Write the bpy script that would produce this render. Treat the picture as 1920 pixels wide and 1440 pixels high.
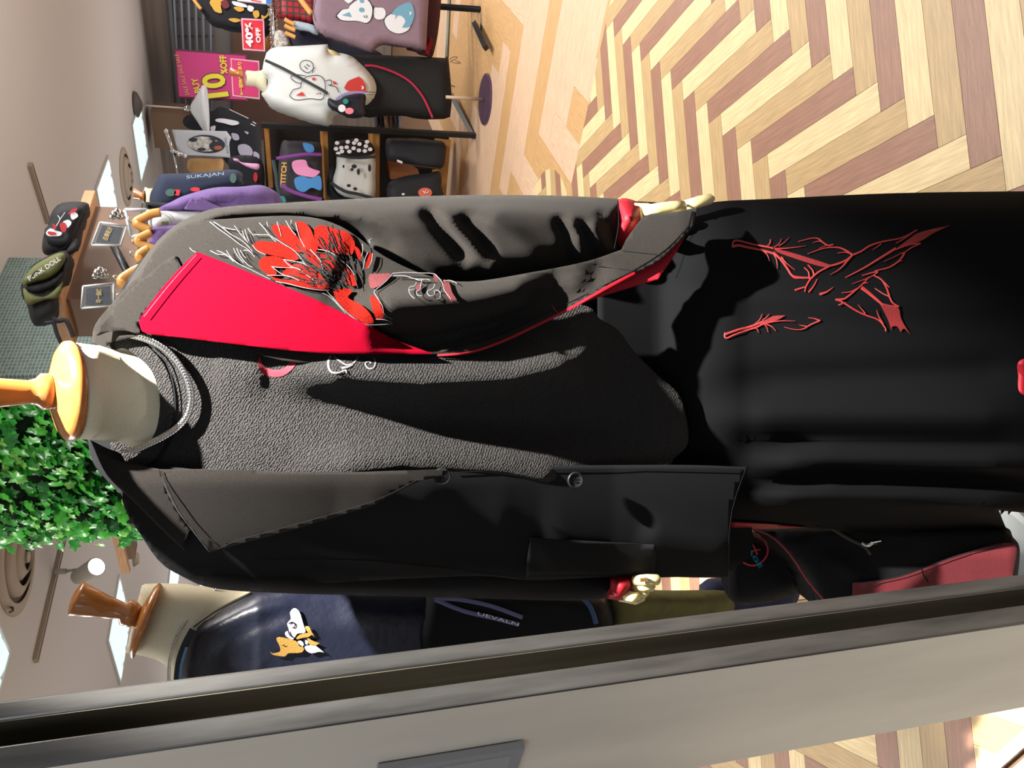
import bpy, math, random
import numpy as np
from mathutils import Vector, Matrix
random.seed(7); np.random.seed(7)
for o in list(bpy.data.objects): bpy.data.objects.remove(o)
SC = bpy.context.scene; COL = SC.collection

# ------------------------------------------------------------------ camera
FPX, TH, RO, HC = 1460.8, .27968, -.03052, 1.3
Fv = np.array([0, math.cos(TH), -math.sin(TH)]); Rv = np.array([1, 0, 0.]); Uv = np.cross(Rv, Fv)
Ru = math.cos(RO)*Rv + math.sin(RO)*Uv; Uu = -math.sin(RO)*Rv + math.cos(RO)*Uv
CAM = np.array([0, 0, HC])
cd = bpy.data.cameras.new('camera'); cam = bpy.data.objects.new('camera', cd); COL.objects.link(cam)
cd.sensor_fit = 'HORIZONTAL'; cd.sensor_width = 36; cd.lens = FPX/1920*36; cd.clip_start = .02; cd.clip_end = 60
M = Matrix.Identity(4)
for i in range(3):
    M[i][0], M[i][1], M[i][2], M[i][3] = -Uu[i], Ru[i], -Fv[i], CAM[i]
cam.matrix_world = M
SC.camera = cam

# ------------------------------------------------------------------ world, lights, exposure
SC.view_settings.view_transform = 'Standard'; SC.view_settings.look = 'None'
SC.view_settings.gamma = 1; SC.view_settings.use_curve_mapping = False; SC.view_settings.exposure = 0.0
w = bpy.data.worlds.new('world'); SC.world = w; w.use_nodes = True
w.node_tree.nodes['Background'].inputs[0].default_value = (.92, .95, 1, 1)
w.node_tree.nodes['Background'].inputs[1].default_value = .34

def light(kind, name, loc, target, energy, color=(1, 1, 1), **kw):
    l = bpy.data.lights.new(name, kind); l.energy = energy; l.color = color
    for k, v in kw.items(): setattr(l, k, v)
    o = bpy.data.objects.new(name, l); COL.objects.link(o); o.location = loc
    d = Vector(target)-Vector(loc); o.rotation_euler = d.to_track_quat('-Z', 'Y').to_euler(); return o
# shop spotlight on the ceiling track to the right of the front mannequin
light('SPOT', 'track_spot_light', (.80, .60, 2.64), (.12, 1.02, 1.47), 1600, (1, .94, .86), spot_size=math.radians(35), spot_blend=.5, shadow_soft_size=.02)
# ceiling lamps of the shop (rows of square panels)
for (x, y, e) in [(1.7, 2.9, 52), (3.3, 4.2, 55), (.9, 2.2, 25), (-2.4, 3.2, 45), (4.3, 6.0, 60), (-3.9, 6.2, 55), (3.6, 2.0, 25), (5.4, 7.6, 50), (-1.5, 2.3, 14)]:  # last lamp added out of view to brighten the ivy
    light('AREA', 'ceiling_panel_light', (x, y, 2.66), (x, y, 0), e, (1, .96, .9), shape='SQUARE', size=.6)
# unseen upward area lights, added to brighten the ceiling
for (x, y, z, e, s) in [(2.2, 3.6, 1.0, 22, 2.0), (-3.0, 5.0, .8, 24, 3.0), (3.4, 8.0, 1.0, 22, 2.6), (-3.2, 11.0, 1.0, 48, 4.0), (.2, 8.0, 1.0, 24, 3.0)]:
    light('AREA', 'ceiling_fill_light', (x, y, z), (x, y, 5), e, (1, .97, .94), shape='SQUARE', size=s)
# mall corridor lamps behind the photographer
light('AREA', 'corridor_light', (-.9, -1.6, 2.6), (-.2, .6, .9), 14, (.85, .92, 1), shape='SQUARE', size=1.2)

# ------------------------------------------------------------------ pixel -> world
def ray(x, y):
    x = np.asarray(x, float); y = np.asarray(y, float)
    return Fv - ((x-960)/FPX)[..., None]*Uu + ((720-y)/FPX)[..., None]*Ru
def W(x, y, Y):
    d = ray(x, y); return CAM + d*(np.asarray(Y, float)/d[..., 1])[..., None]
def atz(x, y, z):
    d = ray(x, y); return CAM + d*((z-HC)/d[2])
def plane_hit(x, y, p, n):
    d = ray(x, y); return CAM + d*(np.dot(np.array(p)-CAM, n)/np.dot(d, n))
RA = math.radians(-39.6)
EX = np.array([math.cos(RA), math.sin(RA), 0]); EY = np.array([-math.sin(RA), math.cos(RA), 0]); EZ = np.array([0, 0, 1.])

# ------------------------------------------------------------------ materials
MATS = {}
def mat(name, col, rough=.6, metal=0, spec=.5, noise=0, nscale=30, bump=0, bscale=200, emit=None, es=1, sheen=0, alpha=1, stretch=None, wave=None, aniso=0, trans=0, coat=0):
    if name in MATS: return MATS[name]
    m = bpy.data.materials.new(name); m.use_nodes = True; nt = m.node_tree; N = nt.nodes; L = nt.links
    b = N['Principled BSDF']; c = (*col, 1)
    b.inputs['Base Color'].default_value = c; b.inputs['Roughness'].default_value = rough; b.inputs['Metallic'].default_value = metal
    b.inputs['Specular IOR Level'].default_value = spec; b.inputs['Sheen Weight'].default_value = sheen; b.inputs['Alpha'].default_value = alpha
    b.inputs['Transmission Weight'].default_value = trans; b.inputs['Coat Weight'].default_value = coat
    tc = N.new('ShaderNodeTexCoord'); mp = N.new('ShaderNodeMapping'); L.new(tc.outputs['Object'], mp.inputs[0])
    if stretch: mp.inputs['Scale'].default_value = stretch
    if noise:
        n = N.new('ShaderNodeTexNoise'); n.inputs['Scale'].default_value = nscale; n.inputs['Detail'].default_value = 5; L.new(mp.outputs[0], n.inputs[0])
        r = N.new('ShaderNodeMapRange'); r.inputs[1].default_value = .3; r.inputs[2].default_value = .7; r.inputs[3].default_value = 1-noise; r.inputs[4].default_value = 1+noise*.6
        L.new(n.outputs[0], r.inputs[0]); r.clamp = False; mx = N.new('ShaderNodeVectorMath'); mx.operation = 'SCALE'; mx.inputs[0].default_value = col
        L.new(r.outputs[0], mx.inputs[3]); L.new(mx.outputs[0], b.inputs['Base Color'])
    if bump:
        if wave:
            n = N.new('ShaderNodeTexWave'); n.inputs['Scale'].default_value = wave[0]; n.inputs['Distortion'].default_value = wave[1]; n.inputs['Detail Scale'].default_value = wave[2]; n.inputs['Detail'].default_value = 3
            m2 = N.new('ShaderNodeMapping'); m2.inputs['Rotation'].default_value = wave[3]; L.new(tc.outputs['Object'], m2.inputs[0]); L.new(m2.outputs[0], n.inputs[0])
        else:
            n = N.new('ShaderNodeTexNoise'); n.inputs['Scale'].default_value = bscale; n.inputs['Detail'].default_value = 3; L.new(mp.outputs[0], n.inputs[0])
        bp = N.new('ShaderNodeBump'); bp.inputs['Strength'].default_value = bump; bp.inputs['Distance'].default_value = .004 if wave else .002
        L.new(n.outputs[0], bp.inputs['Height']); L.new(bp.outputs[0], b.inputs['Normal'])
    if emit:
        b.inputs['Emission Color'].default_value = (*emit, 1); b.inputs['Emission Strength'].default_value = es
    MATS[name] = m; return m
def srgb(r, g, b): return tuple(((v/255+.055)/1.055)**2.4 if v > 10 else v/255/12.92 for v in (r, g, b))

# ------------------------------------------------------------------ object helpers
def tag(o, label=None, cat=None, group=None, kind=None):
    if label: o['label'] = label
    if cat: o['category'] = cat
    if group: o['group'] = group
    if kind: o['kind'] = kind
    return o
def thing(name, label, cat, loc, group=None):
    o = bpy.data.objects.new(name, None); COL.objects.link(o); o.location = loc; o.empty_display_size = .1
    return tag(o, label, cat, group)
def wloc(o):
    v = Vector((0, 0, 0))
    while o: v = v + Vector(o.location); o = o.parent
    return v
def mk(name, V, Fc, m, parent=None, smooth=True, orig=None):
    V = np.asarray(V, float).reshape(-1, 3)
    lo, hi = V.min(0), V.max(0)
    c = np.array(orig) if orig is not None else (np.array([(lo[0]+hi[0])/2, (lo[1]+hi[1])/2, lo[2]]) if parent is None else (lo+hi)/2)
    me = bpy.data.meshes.new(name); me.from_pydata((V-c).tolist(), [], [list(f) for f in Fc]); me.update()
    if smooth: me.polygons.foreach_set('use_smooth', [True]*len(me.polygons))
    if m: me.materials.append(m)
    o = bpy.data.objects.new(name, me); COL.objects.link(o)
    if parent is not None:
        o.parent = parent; o.location = Vector(c)-wloc(parent)
    else: o.location = Vector(c)
    return o
class MB:
    def __init__(s): s.v = []; s.f = []
    def add(s, V, F_):
        b = len(s.v); s.v += [list(map(float, p)) for p in V]; s.f += [[i+b for i in f] for f in F_]; return s
    def box(s, c, size, ax=None):
        c = np.array(c, float); A = ax if ax is not None else (np.eye(3)); h = np.array(size)/2.
        V = [c + i*h[0]*np.array(A[0]) + j*h[1]*np.array(A[1]) + k*h[2]*np.array(A[2]) for i in (-1, 1) for j in (-1, 1) for k in (-1, 1)]
        return s.add(V, [(0, 1, 3, 2), (4, 6, 7, 5), (0, 4, 5, 1), (2, 3, 7, 6), (0, 2, 6, 4), (1, 5, 7, 3)])
    def rings(s, R, cap=True):
        n = len(R[0]); V = [p for r in R for p in r]; F_ = []
        for i in range(len(R)-1):
            for j in range(n): F_.append((i*n+j, i*n+(j+1) % n, (i+1)*n+(j+1) % n, (i+1)*n+j))
        if cap: F_.append(tuple(range(n))[::-1]); F_.append(tuple((len(R)-1)*n+j for j in range(n)))
        return s.add(V, F_)
    def tube(s, pts, r, n=8, cap=True, flat=1.):
        pts = [np.array(p, float) for p in pts]; R = []; up = None
        for i, p in enumerate(pts):
            t = pts[min(i+1, len(pts)-1)]-pts[max(i-1, 0)]; t = t/(np.linalg.norm(t)+1e-12)
            if up is None: up = np.array([0, 0, 1.]) if abs(t[2]) < .9 else np.array([1., 0, 0])
            a = up-np.dot(up, t)*t; a /= np.linalg.norm(a)+1e-12; up = a; b = np.cross(t, a)
            rr = r[i] if hasattr(r, '__len__') else r
            R.append([p+rr*(math.cos(q)*a*flat+math.sin(q)*b) for q in np.linspace(0, 2*math.pi, n, endpoint=False)])
        return s.rings(R, cap)
    def sweep(s, L, n=32, cap=True):   # (centre, axis, rx, ry)
        R = []
        for c, a, rx, ry in L:
            c = np.array(c, float); a = np.array(a, float); a /= np.linalg.norm(a)
            x = np.array([1, 0, 0.]); x = x-np.dot(x, a)*a; x /= np.linalg.norm(x); y = np.cross(a, x)
            R.append([c+rx*math.cos(q)*x+ry*math.sin(q)*y for q in np.linspace(0, 2*math.pi, n, endpoint=False)])
        return s.rings(R, cap)
    def prism(s, poly, off):
        poly = [np.array(p, float) for p in poly]; n = len(poly); off = np.array(off, float)
        return s.add(poly+[p+off for p in poly], [tuple(range(n))[::-1], tuple(range(n, 2*n))]+[(i, (i+1) % n, n+(i+1) % n, n+i) for i in range(n)])
    def build(s, name, m, parent=None, smooth=False, orig=None): return mk(name, s.v, s.f, m, parent, smooth, orig)
def box(name, c, size, m, parent=None, ax=None): return MB().box(c, size, ax).build(name, m, parent)
AXR = [EX, EY, EZ]
def bevel(o, w_=.003, seg=2):
    b = o.modifiers.new('bevel', 'BEVEL'); b.width = w_; b.segments = seg; b.limit_method = 'ANGLE'; return o

# smooth closed/open polylines: a third element marks a corner
def spline(P, closed=True, k=5):
    n = len(P); out = []
    segs = n if closed else n-1
    for i in range(segs):
        p1 = P[i]; p2 = P[(i+1) % n]
        p0 = P[i-1] if (closed or i > 0) else p1; p3 = P[(i+2) % n] if (closed or i+2 < n) else p2
        c1 = len(p1) > 2; c2 = len(p2) > 2
        a, b = np.array(p1[:2], float), np.array(p2[:2], float)
        if c1 and c2: out.append(a); continue
        ta = (b-np.array(p0[:2]))/2 if not c1 else (b-a)*.9
        tb = (np.array(p3[:2])-a)/2 if not c2 else (b-a)*.9
        for j in range(k):
            t = j/k; out.append((2*t**3-3*t*t+1)*a+(t**3-2*t*t+t)*ta+(-2*t**3+3*t*t)*b+(t**3-t*t)*tb)
    if not closed: out.append(np.array(P[-1][:2], float))
    return np.array(out)
def clip_half(P, ax, v, keep_gt):
    out = []; n = len(P)
    for i in range(n):
        a, b = P[i], P[(i+1) % n]; ia = (a[ax] >= v) == keep_gt or a[ax] == v; ib = (b[ax] >= v) == keep_gt or b[ax] == v
        if ia: out.append(a)
        if ia != ib and a[ax] != b[ax]:
            t = (v-a[ax])/(b[ax]-a[ax]); q = [a[0]+t*(b[0]-a[0]), a[1]+t*(b[1]-a[1])]; q[ax] = v; out.append(q)
    return out
def gridpoly(P, g):
    P = [list(map(float, p)) for p in P]
    xs = [p[0] for p in P]; ys = [p[1] for p in P]
    vid = {}; V = []; F_ = []
    def vi(p):
        k = (round(p[0], 2), round(p[1], 2))
        if k not in vid: vid[k] = len(V); V.append(k)
        return vid[k]
    x = math.floor(min(xs)/g)*g
    while x < max(xs):
        S = clip_half(clip_half(P, 0, x, True), 0, x+g, False)
        if len(S) > 2:
            sy = [p[1] for p in S]; y = math.floor(min(sy)/g)*g
            while y < max(sy):
                C = clip_half(clip_half(S, 1, y, True), 1, y+g, False)
                if len(C) > 2:
                    f = []
                    for p in C:
                        i = vi(p)
                        if not f or f[-1] != i: f.append(i)
                    if len(f) > 1 and f[0] == f[-1]: f.pop()
                    ff = []
                    for i in f:
                        if i not in ff: ff.append(i)
                    if len(ff) > 2:
                        ar = sum(V[ff[i]][0]*V[ff[(i+1) % len(ff)]][1]-V[ff[(i+1) % len(ff)]][0]*V[ff[i]][1] for i in range(len(ff)))
                        if abs(ar) > .02: F_.append(ff if ar > 0 else ff[::-1])
                y += g
        x += g
    return np.array(V, float), F_
def bdist(V, P):
    A = np.asarray(P, float); B = np.roll(A, -1, 0); d = np.full(len(V), 1e9)
    for a, b in zip(A, B):
        ab = b-a; L2 = ab@ab
        if L2 < 1e-9: continue
        t = np.clip(((V-a)@ab)/L2, 0, 1); d = np.minimum(d, np.hypot(*(V-a-t[:, None]*ab).T))
    return d
def cdepth(D, V): return D(V[:, 0], V[:, 1]) if callable(D) else np.full(len(V), float(D))
def cloth(name, P, D, m, parent=None, g=12, thick=.004, sm=True, k=5):
    """sheet whose outline is P, lying on the surface D, of real thickness"""
    P = spline(P, True, k) if sm else np.array([p[:2] for p in P], float)
    V, F_ = gridpoly(P, g); Y = cdepth(D, V); n = len(V)
    A = W(V[:, 0], V[:, 1], Y); nrm = A-CAM; nrm = nrm/np.linalg.norm(nrm, axis=1)[:, None]; B = A+nrm*thick
    ed = {}
    for f in F_:
        for i in range(len(f)):
            a, b = f[i], f[(i+1) % len(f)]
            if (b, a) in ed: ed.pop((b, a))
            else: ed[(a, b)] = 1
    faces = [f for f in F_]+[[i+n for i in f[::-1]] for f in F_]+[[b, a, a+n, b+n] for (a, b) in ed]
    return mk(name, np.vstack([A, B]), faces, m, parent)
def puff(name, P, Yc, b, m, R=40, back=None, folds=None, parent=None, g=10, sm=True, pw=2., k=5):
    """rounded body: full thickness away from the outline, closed behind"""
    P = spline(P, True, k) if sm else np.array([p[:2] for p in P], float)
    V, F_ = gridpoly(P, g); d = bdist(V, P); t = np.clip(d/R, 0, 1); h = (1-(1-t)**pw)**(1/pw)
    Y0 = cdepth(Yc, V); n = len(V); back = b if back is None else back
    Yf = Y0-b*h
    if folds is not None: Yf = Yf-folds(V[:, 0], V[:, 1])*np.clip(d/(R*.4), 0, 1)
    A = W(V[:, 0], V[:, 1], Yf)
    E0 = W(V[:, 0], V[:, 1], Y0); B = E0.copy(); B[:, 1] += back*h
    faces = [f for f in F_]; on = d < 1e-3
    mp = [i if on[i] else i+n for i in range(n)]
    for f in F_:
        q = [mp[i] for i in f[::-1]]
        if not all(on[i] for i in f): faces.append(q)
    return mk(name, np.vstack([A, B]), faces, m, parent)
def ridges(L):
    """sum of soft ridges: (polyline, width px, height m)"""
    def f(x, y):
        r = np.zeros(len(x)); V = np.stack([x, y], 1)
        for pts, wd, am in L:
            pts = [np.array(p, float) for p in pts]; best = np.full(len(x), 1e9); 
            for a, b in zip(pts[:-1], pts[1:]):
                ab = b-a; t = np.clip(((V-a)@ab)/(ab@ab), 0, 1); best = np.minimum(best, np.hypot(*(V-a-t[:, None]*ab).T))
            # taper toward the two ends
            s = (V-pts[0])@(pts[-1]-pts[0])/((pts[-1]-pts[0])@(pts[-1]-pts[0])); tp = np.clip(np.minimum(s, 1-s)*5+.15, 0, 1)
            r += am*np.exp(-(best/wd)**2)*tp
        return r
    return f
def strokes(name, L, D, m, parent=None, lift=.0012, th=.0008, closed=False, kind=None):
    """raised thread lines: (polyline, width px[, end width])"""
    V = []; F_ = []
    for it in L:
        pts, w0 = it[0], it[1]; w1 = it[2] if len(it) > 2 else w0
        P = spline(pts, False, 3) if len(pts) > 2 else np.array([p[:2] for p in pts], float)
        if len(P) < 3: P = np.array([P[0]+(P[1]-P[0])*t for t in np.linspace(0, 1, 4)])
        n = len(P); T = np.gradient(P, axis=0); T /= np.hypot(*T.T)[:, None]+1e-9; Nn = np.stack([-T[:, 1], T[:, 0]], 1)
        ww = np.linspace(w0, w1, n)[:, None]/2; A = P-Nn*ww; B = P+Nn*ww
        Q = np.vstack([A, P, B]); Y = cdepth(D, Q); pa = W(Q[:, 0], Q[:, 1], Y-lift)
        pa[n:2*n] = W(P[:, 0], P[:, 1], cdepth(D, P)-lift-th)
        b = len(V); V += pa.tolist()
        for i in range(n-1):
            for q in (0, n): F_.append([b+q+i, b+q+n+i, b+q+n+i+1, b+q+i+1])
    o = mk(name, V, F_, m, parent)
    if kind: o['kind'] = kind
    return o
def blobs(name, L, D, m, parent=None, lift=.001, g=8, thick=.0008):
    """flat appliqué / print patches"""
    V = []; F_ = []
    if len(L) > 1: return [blobs(name, [P], D, m, parent, lift, g) for P in L][0]
    for P in L:
        P = spline(P, True, 4); v, f = gridpoly(P, g); A = W(v[:, 0], v[:, 1], cdepth(D, v)-lift); b = len(V); V += A.tolist(); F_ += [[i+b for i in q] for q in f]
    return mk(name, V, F_, m, parent)
def ell(cx, cy, rx, ry, n=14, rot=0):
    c, s = math.cos(rot), math.sin(rot)
    return [(cx+rx*math.cos(a)*c-ry*math.sin(a)*s, cy+rx*math.cos(a)*s+ry*math.sin(a)*c) for a in np.linspace(0, 2*math.pi, n, endpoint=False)]
def text(name, s, p0, p1, h, D, m, parent=None, lift=.002, bold=0, shear=0, align='LEFT', hscale=None):
    """lettering whose baseline runs p0 -> p1 (pixels), cap height h pixels, lying on D"""
    cu = bpy.data.curves.new('txt', 'FONT'); cu.body = s; cu.size = 1; cu.offset = bold; cu.shear = shear; cu.resolution_u = 3
    o = bpy.data.objects.new('txt', cu); COL.objects.link(o)
    me = bpy.data.meshes.new_from_object(o.evaluated_get(bpy.context.evaluated_depsgraph_get()))
    V = np.array([v.co[:2] for v in me.vertices]); F_ = [list(p.vertices) for p in me.polygons]
    bpy.data.objects.remove(o); bpy.data.curves.remove(cu)
    if len(V) == 0: return None
    w_ = V[:, 0].max()-V[:, 0].min(); V[:, 0] -= V[:, 0].min()
    hh = V[:, 1].max()-V[:, 1].min(); V[:, 1] -= V[:, 1].min()
    p0, p1 = np.array(p0, float), np.array(p1, float); e = (p1-p0)/w_; d = p1-p0; u = np.array([d[1], -d[0]])/np.hypot(*d)   # up of the text
    Q = p0+V[:, :1]*e+V[:, 1:]*(h/hh)*u
    return mk(name, W(Q[:, 0], Q[:, 1], cdepth(D, Q)-lift), F_, m, parent, smooth=False)

def PL(P, Y):      # list of pixel points at one depth -> world
    return [W(p[0], p[1], Y) for p in P]
def plan(p, n):    # depth function of an upright plane through p with normal n
    p = np.array(p); n = np.array(n)
    def f(x, y):
        d = ray(x, y); return d[..., 1]*(np.dot(p-CAM, n)/(d@n))
    return f

# ================================================================== THE ROOM
M_ceil = mat('ceiling_paint', srgb(206, 200, 196), .9)
M_wall = mat('wall_panel', srgb(150, 138, 130), .8, noise=.25, nscale=3, stretch=(.3, .3, 6))
M_grout = mat('floor_joint', srgb(120, 92, 68), .8)
WC = {'cream': srgb(232, 208, 160), 'tan': srgb(196, 166, 120), 'brown': srgb(160, 118, 98), 'pink': srgb(224, 190, 160), 'orange': srgb(208, 166, 116)}
def wood(name, col, sc, nz=.22):
    return mat(name, col, .42, noise=nz, nscale=9, stretch=sc, bump=.25, bscale=30)
M_pl = {k: wood('plank_'+k, c, (1.2, 16, 16)) for k, c in WC.items()}

CEIL = 2.7
def struct(name, m, b, parent=None):
    o = b.build(name, m, parent); o['kind'] = 'structure'; return o
fl = MB().box((-2, 7.5, -.06), (30, 26, .1)); floor = struct('floor', M_grout, fl)
ceil = struct('ceiling', M_ceil, MB().box((-2, 9.7, CEIL+.05), (30, 18.4, .1)))
# back wall runs parallel to the shop front
pw_ = atz(280, 125, CEIL)
struct('wall_back', M_wall, MB().box(pw_+EY*.05-EX*5+np.array([0, 0, -CEIL/2]), (22, .1, CEIL), AXR))
struct('wall_left', M_ceil, MB().box(pw_-EX*15.9-EY*6+np.array([0, 0, -CEIL/2]), (.1, 12, CEIL), AXR))

# ---- floor planks: herringbone solved from the photograph
U_ = .0547028*HC; P0 = np.array([.801828*HC, 1.479525*HC]); YA = 3.23606
e1 = np.array([math.cos(YA), math.sin(YA)]); e2 = np.array([-math.sin(YA), math.cos(YA)])
bl0 = np.array([1.542, 2.908]); bld = -EX[:2]          # edge between the two floors
bln = np.array([-bld[1], bld[0]]); bln = bln if bln@np.array([0, 1]) > 0 else -bln
def side(p): return (np.array(p)-bl0)@bln
def clip_line(P, keep_far):
    out = []; n = len(P)
    for i in range(n):
        a, b = np.array(P[i]), np.array(P[(i+1) % n]); da, db = side(a), side(b)
        if (da >= 0) == keep_far: out.append(a)
        if (da >= 0) != (db >= 0): out.append(a+(b-a)*(da/(da-db)))
    return out
def clip_convex(P, Q):
    out = [np.array(p) for p in P]; n = len(Q)
    for i in range(n):
        a = np.array(Q[i]); b = np.array(Q[(i+1) % n]); e = b-a; nn = np.array([-e[1], e[0]]); new = []
        for j in range(len(out)):
            p, q = out[j], out[(j+1) % len(out)]; dp, dq = (p-a)@nn, (q-a)@nn
            if dp >= 0: new.append(p)
            if (dp >= 0) != (dq >= 0): new.append(p+(q-p)*(dp/(dp-dq)))
        out = new
        if len(out) < 3: return []
    return out
def inview(P, z=0, m=60):
    P = np.array([[p[0], p[1], z] for p in P])-CAM; D = P@Fv
    if (D < .2).all(): return False
    D = np.maximum(D, .2); x = 960-FPX*(P@Uu)/D; y = 720-FPX*(P@Ru)/D
    return x.max() > -m and x.min() < 1920+m and y.max() > -m and y.min() < 1440+m
NPL = [0]
JG = .0011
def plank(P, along, mname, z=0, th=.01):
    """one floor board; its grain runs along its length"""
    c = np.mean(P, 0); Q = []
    cc = c
    for p in P:
        d = p-cc; L_ = np.hypot(*d)
        a_, b_ = np.array(along), np.array([-along[1], along[0]])
        da, db = d@a_, d@b_; da -= np.sign(da)*JG*.5; db -= np.sign(db)*JG*.5
        Q.append((da, db))
    V = [(a, b, 0) for a, b in Q]+[(a, b, -th) for a, b in Q]; n = len(Q)
    me = bpy.data.meshes.new('plank'); me.from_pydata(V, [], [list(range(n)), list(range(2*n-1, n-1, -1))]+[[i, i+n, (i+1) % n+n, (i+1) % n] for i in range(n)])
    me.materials.append(M_pl[mname]); o = bpy.data.objects.new('plank', me); COL.objects.link(o); o.parent = floor
    o.location = Vector((c[0], c[1], z))-wloc(floor); o.rotation_euler = (0, 0, math.atan2(along[1], along[0])); NPL[0] += 1
    return o
def herring(u, p0, a1, a2, L, pick, rng, keep, z=0):
    for k in range(*rng[0]):
        for n in range(*rng[1]):
            for t in 'AB':
                if t == 'A': a, b = (k-L+1, k+1), (k, k+1)
                else: a, b = (k, k+1), (k-L, k)
                a = (a[0]+L*n, a[1]+L*n); b = (b[0]-L*n, b[1]-L*n)
                P = [p0+a1*x*u+a2*y*u for x, y in ((a[0], b[0]), (a[1], b[0]), (a[1], b[1]), (a[0], b[1]))]
                if np.linalg.norm(np.mean(P, 0)) > 9 or not inview(P): continue
                P = keep(P)
                if len(P) < 3: continue
                plank(np.array(P), a1 if t == 'A' else a2, pick(k, n, t), z)
def pk1(k, n, t): return {'A': ('brown', 'cream', 'tan'), 'B': ('cream', 'tan', 'brown')}[t][k % 3]
thr0 = atz(1870, 1431, 0)[:2]
def near_keep(P):
    c = np.mean(P, 0)
    # hidden behind the clothes: leave those boards out
    q = np.array([c[0], c[1], 0])-CAM; D = q@Fv; x = 960-FPX*(q@Uu)/D; y = 720-FPX*(q@Ru)/D
    Z3 = np.array([[p[0], p[1], 0] for p in P])-CAM; D3 = np.maximum(Z3@Fv, .1); xs = 960-FPX*(Z3@Uu)/D3; ys = 720-FPX*(Z3@Ru)/D3
    if ys.min() > 430 and (xs.max() < 1150 or ((ys.min() > 700 or np.min([p[1] for p in P]) > 2.6) and ys.max() < 930)): return []
    if max((np.array(p)-thr0)@EY[:2] for p in P) < .012: return []
    nP = []; n = len(P)
    for i in range(n):
        a, b = np.array(P[i]), np.array(P[(i+1) % n]); da, db = (a-thr0)@EY[:2]-.011, (b-thr0)@EY[:2]-.011
        if da >= 0: nP.append(a)
        if (da >= 0) != (db >= 0): nP.append(a+(b-a)*(da/(da-db)))
    return clip_line(nP, False) if len(nP) > 2 else []
herring(U_, P0, e1, e2, 6, pk1, ((-30, 60), (-8, 9)), near_keep)
def pk2(k, n, t): return random.Random(k*7+n*31+ord(t)).choice(['pink', 'orange', 'pink', 'orange', 'pink'])
def far_keep(P):
    c = np.mean(P, 0)
    q = np.array([c[0], c[1], 0])-CAM; D = q@Fv; y = 720-FPX*(q@Ru)/D
    if c[0] > 6 or c[1] > 6.6 or y > 470: return []
    return clip_line(P, True)
p2o = atz(840+960*.2708, 700*.2708, 0)[:2]
herring(.19, p2o, EY[:2], -EX[:2], 6, pk2, ((-40, 40), (-7, 8)), far_keep)
# round island of the dark pattern set into the far floor
ctr = np.array([.72, 3.80]); DISC = [ctr+.37*np.array([math.cos(a), math.sin(a)]) for a in np.linspace(0, 2*math.pi, 28, endpoint=False)]
herring(U_, P0, e1, e2, 6, pk1, ((-60, 60), (-9, 9)), lambda P: clip_convex(P, DISC) if np.linalg.norm(np.mean(P, 0)-ctr) < .7 else [], z=.0015)
# outside floor tiles + stainless threshold strip
M_tile = mat('outside_tile', srgb(205, 196, 180), .5, noise=.08, nscale=40)
M_steel = mat('brushed_steel', srgb(168, 164, 160), .34, metal=1, noise=.3, nscale=6, stretch=(12, 12, .5), bump=.12, bscale=10)
th_c = np.array([thr0[0], thr0[1], 0])
for i in range(-4, 2):
    for j in range(0, 2):
        c = th_c+EX*(.2+i*.4)-EY*(.22+j*.4); MB().box(c+np.array([0, 0, -.006]), (.397, .397, .012), AXR).build('floor_tile', M_tile, floor)
struct('trim_1', M_steel, MB().box(th_c+EX*.2+np.array([0, 0, .001]), (5, .022, .008), AXR))

# ---- stainless shutter post at the left of the opening
r = ray(1920, 1168); tq = .765; C0 = np.array([r[0]/r[1]*tq, tq, 0])
Wd, Dp = .3285*tq, .0904*tq
def PP(w_, s): return C0-EX*w_+EY*s
prof = [(Wd, 0), (.0015, 0), (0, .0015), (0, .032*tq), (.055, .032*tq), (.055, .0646*tq), (.002, .0646*tq), (0, .0665*tq), (0, Dp-.001), (.001, Dp), (Wd, Dp)]
M_post = mat('post_steel', srgb(112, 112, 111), .40, metal=.85, noise=.5, nscale=4, stretch=(9, 9, 1.2), bump=.10, bscale=14)
M_postf = mat('post_face', srgb(234, 227, 212), .45, metal=.1, noise=.10, nscale=4, stretch=(3, 3, .7), bump=.1, bscale=30)
M_slot = mat('slot_steel', srgb(128, 122, 106), .5, metal=.9, noise=.3, nscale=5, stretch=(9, 9, .4))
post = thing('shutter_post', 'brushed steel shutter post with guide slot at the left edge of the shop opening', 'post', (float(C0[0]), float(C0[1]), 0))
def vprism(name, pts, m): return MB().prism([PP(*p) for p in pts], (0, 0, CEIL)).build(name, m, post)
vprism('front_lip', [(.0, .0), (.0, .032*tq), (.056, .032*tq), (.056, .004), (.02, 0)], M_post)
bevel(bpy.data.objects['front_lip'], .002)
vprism('back_lip', [(0, .0646*tq), (0, Dp), (.056, Dp), (.056, .0646*tq)], M_post)
bevel(bpy.data.objects['back_lip'], .0035, 3)
vprism('guide_slot', [(.052, .031*tq), (.052, .066*tq), (.058, .066*tq), (.058, .031*tq)], M_slot)
vprism('slot_wall', [(.0025, .0635*tq), (.0025, .0655*tq), (.055, .0655*tq), (.055, .0635*tq)], M_slot)
vprism('face_panel', [(.003, -.0004), (.003, .003), (Wd, .003), (Wd, -.0004)], M_postf)
vprism('core', [(.058, .003), (.058, Dp), (Wd, Dp), (Wd, .003)], M_post)
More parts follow.
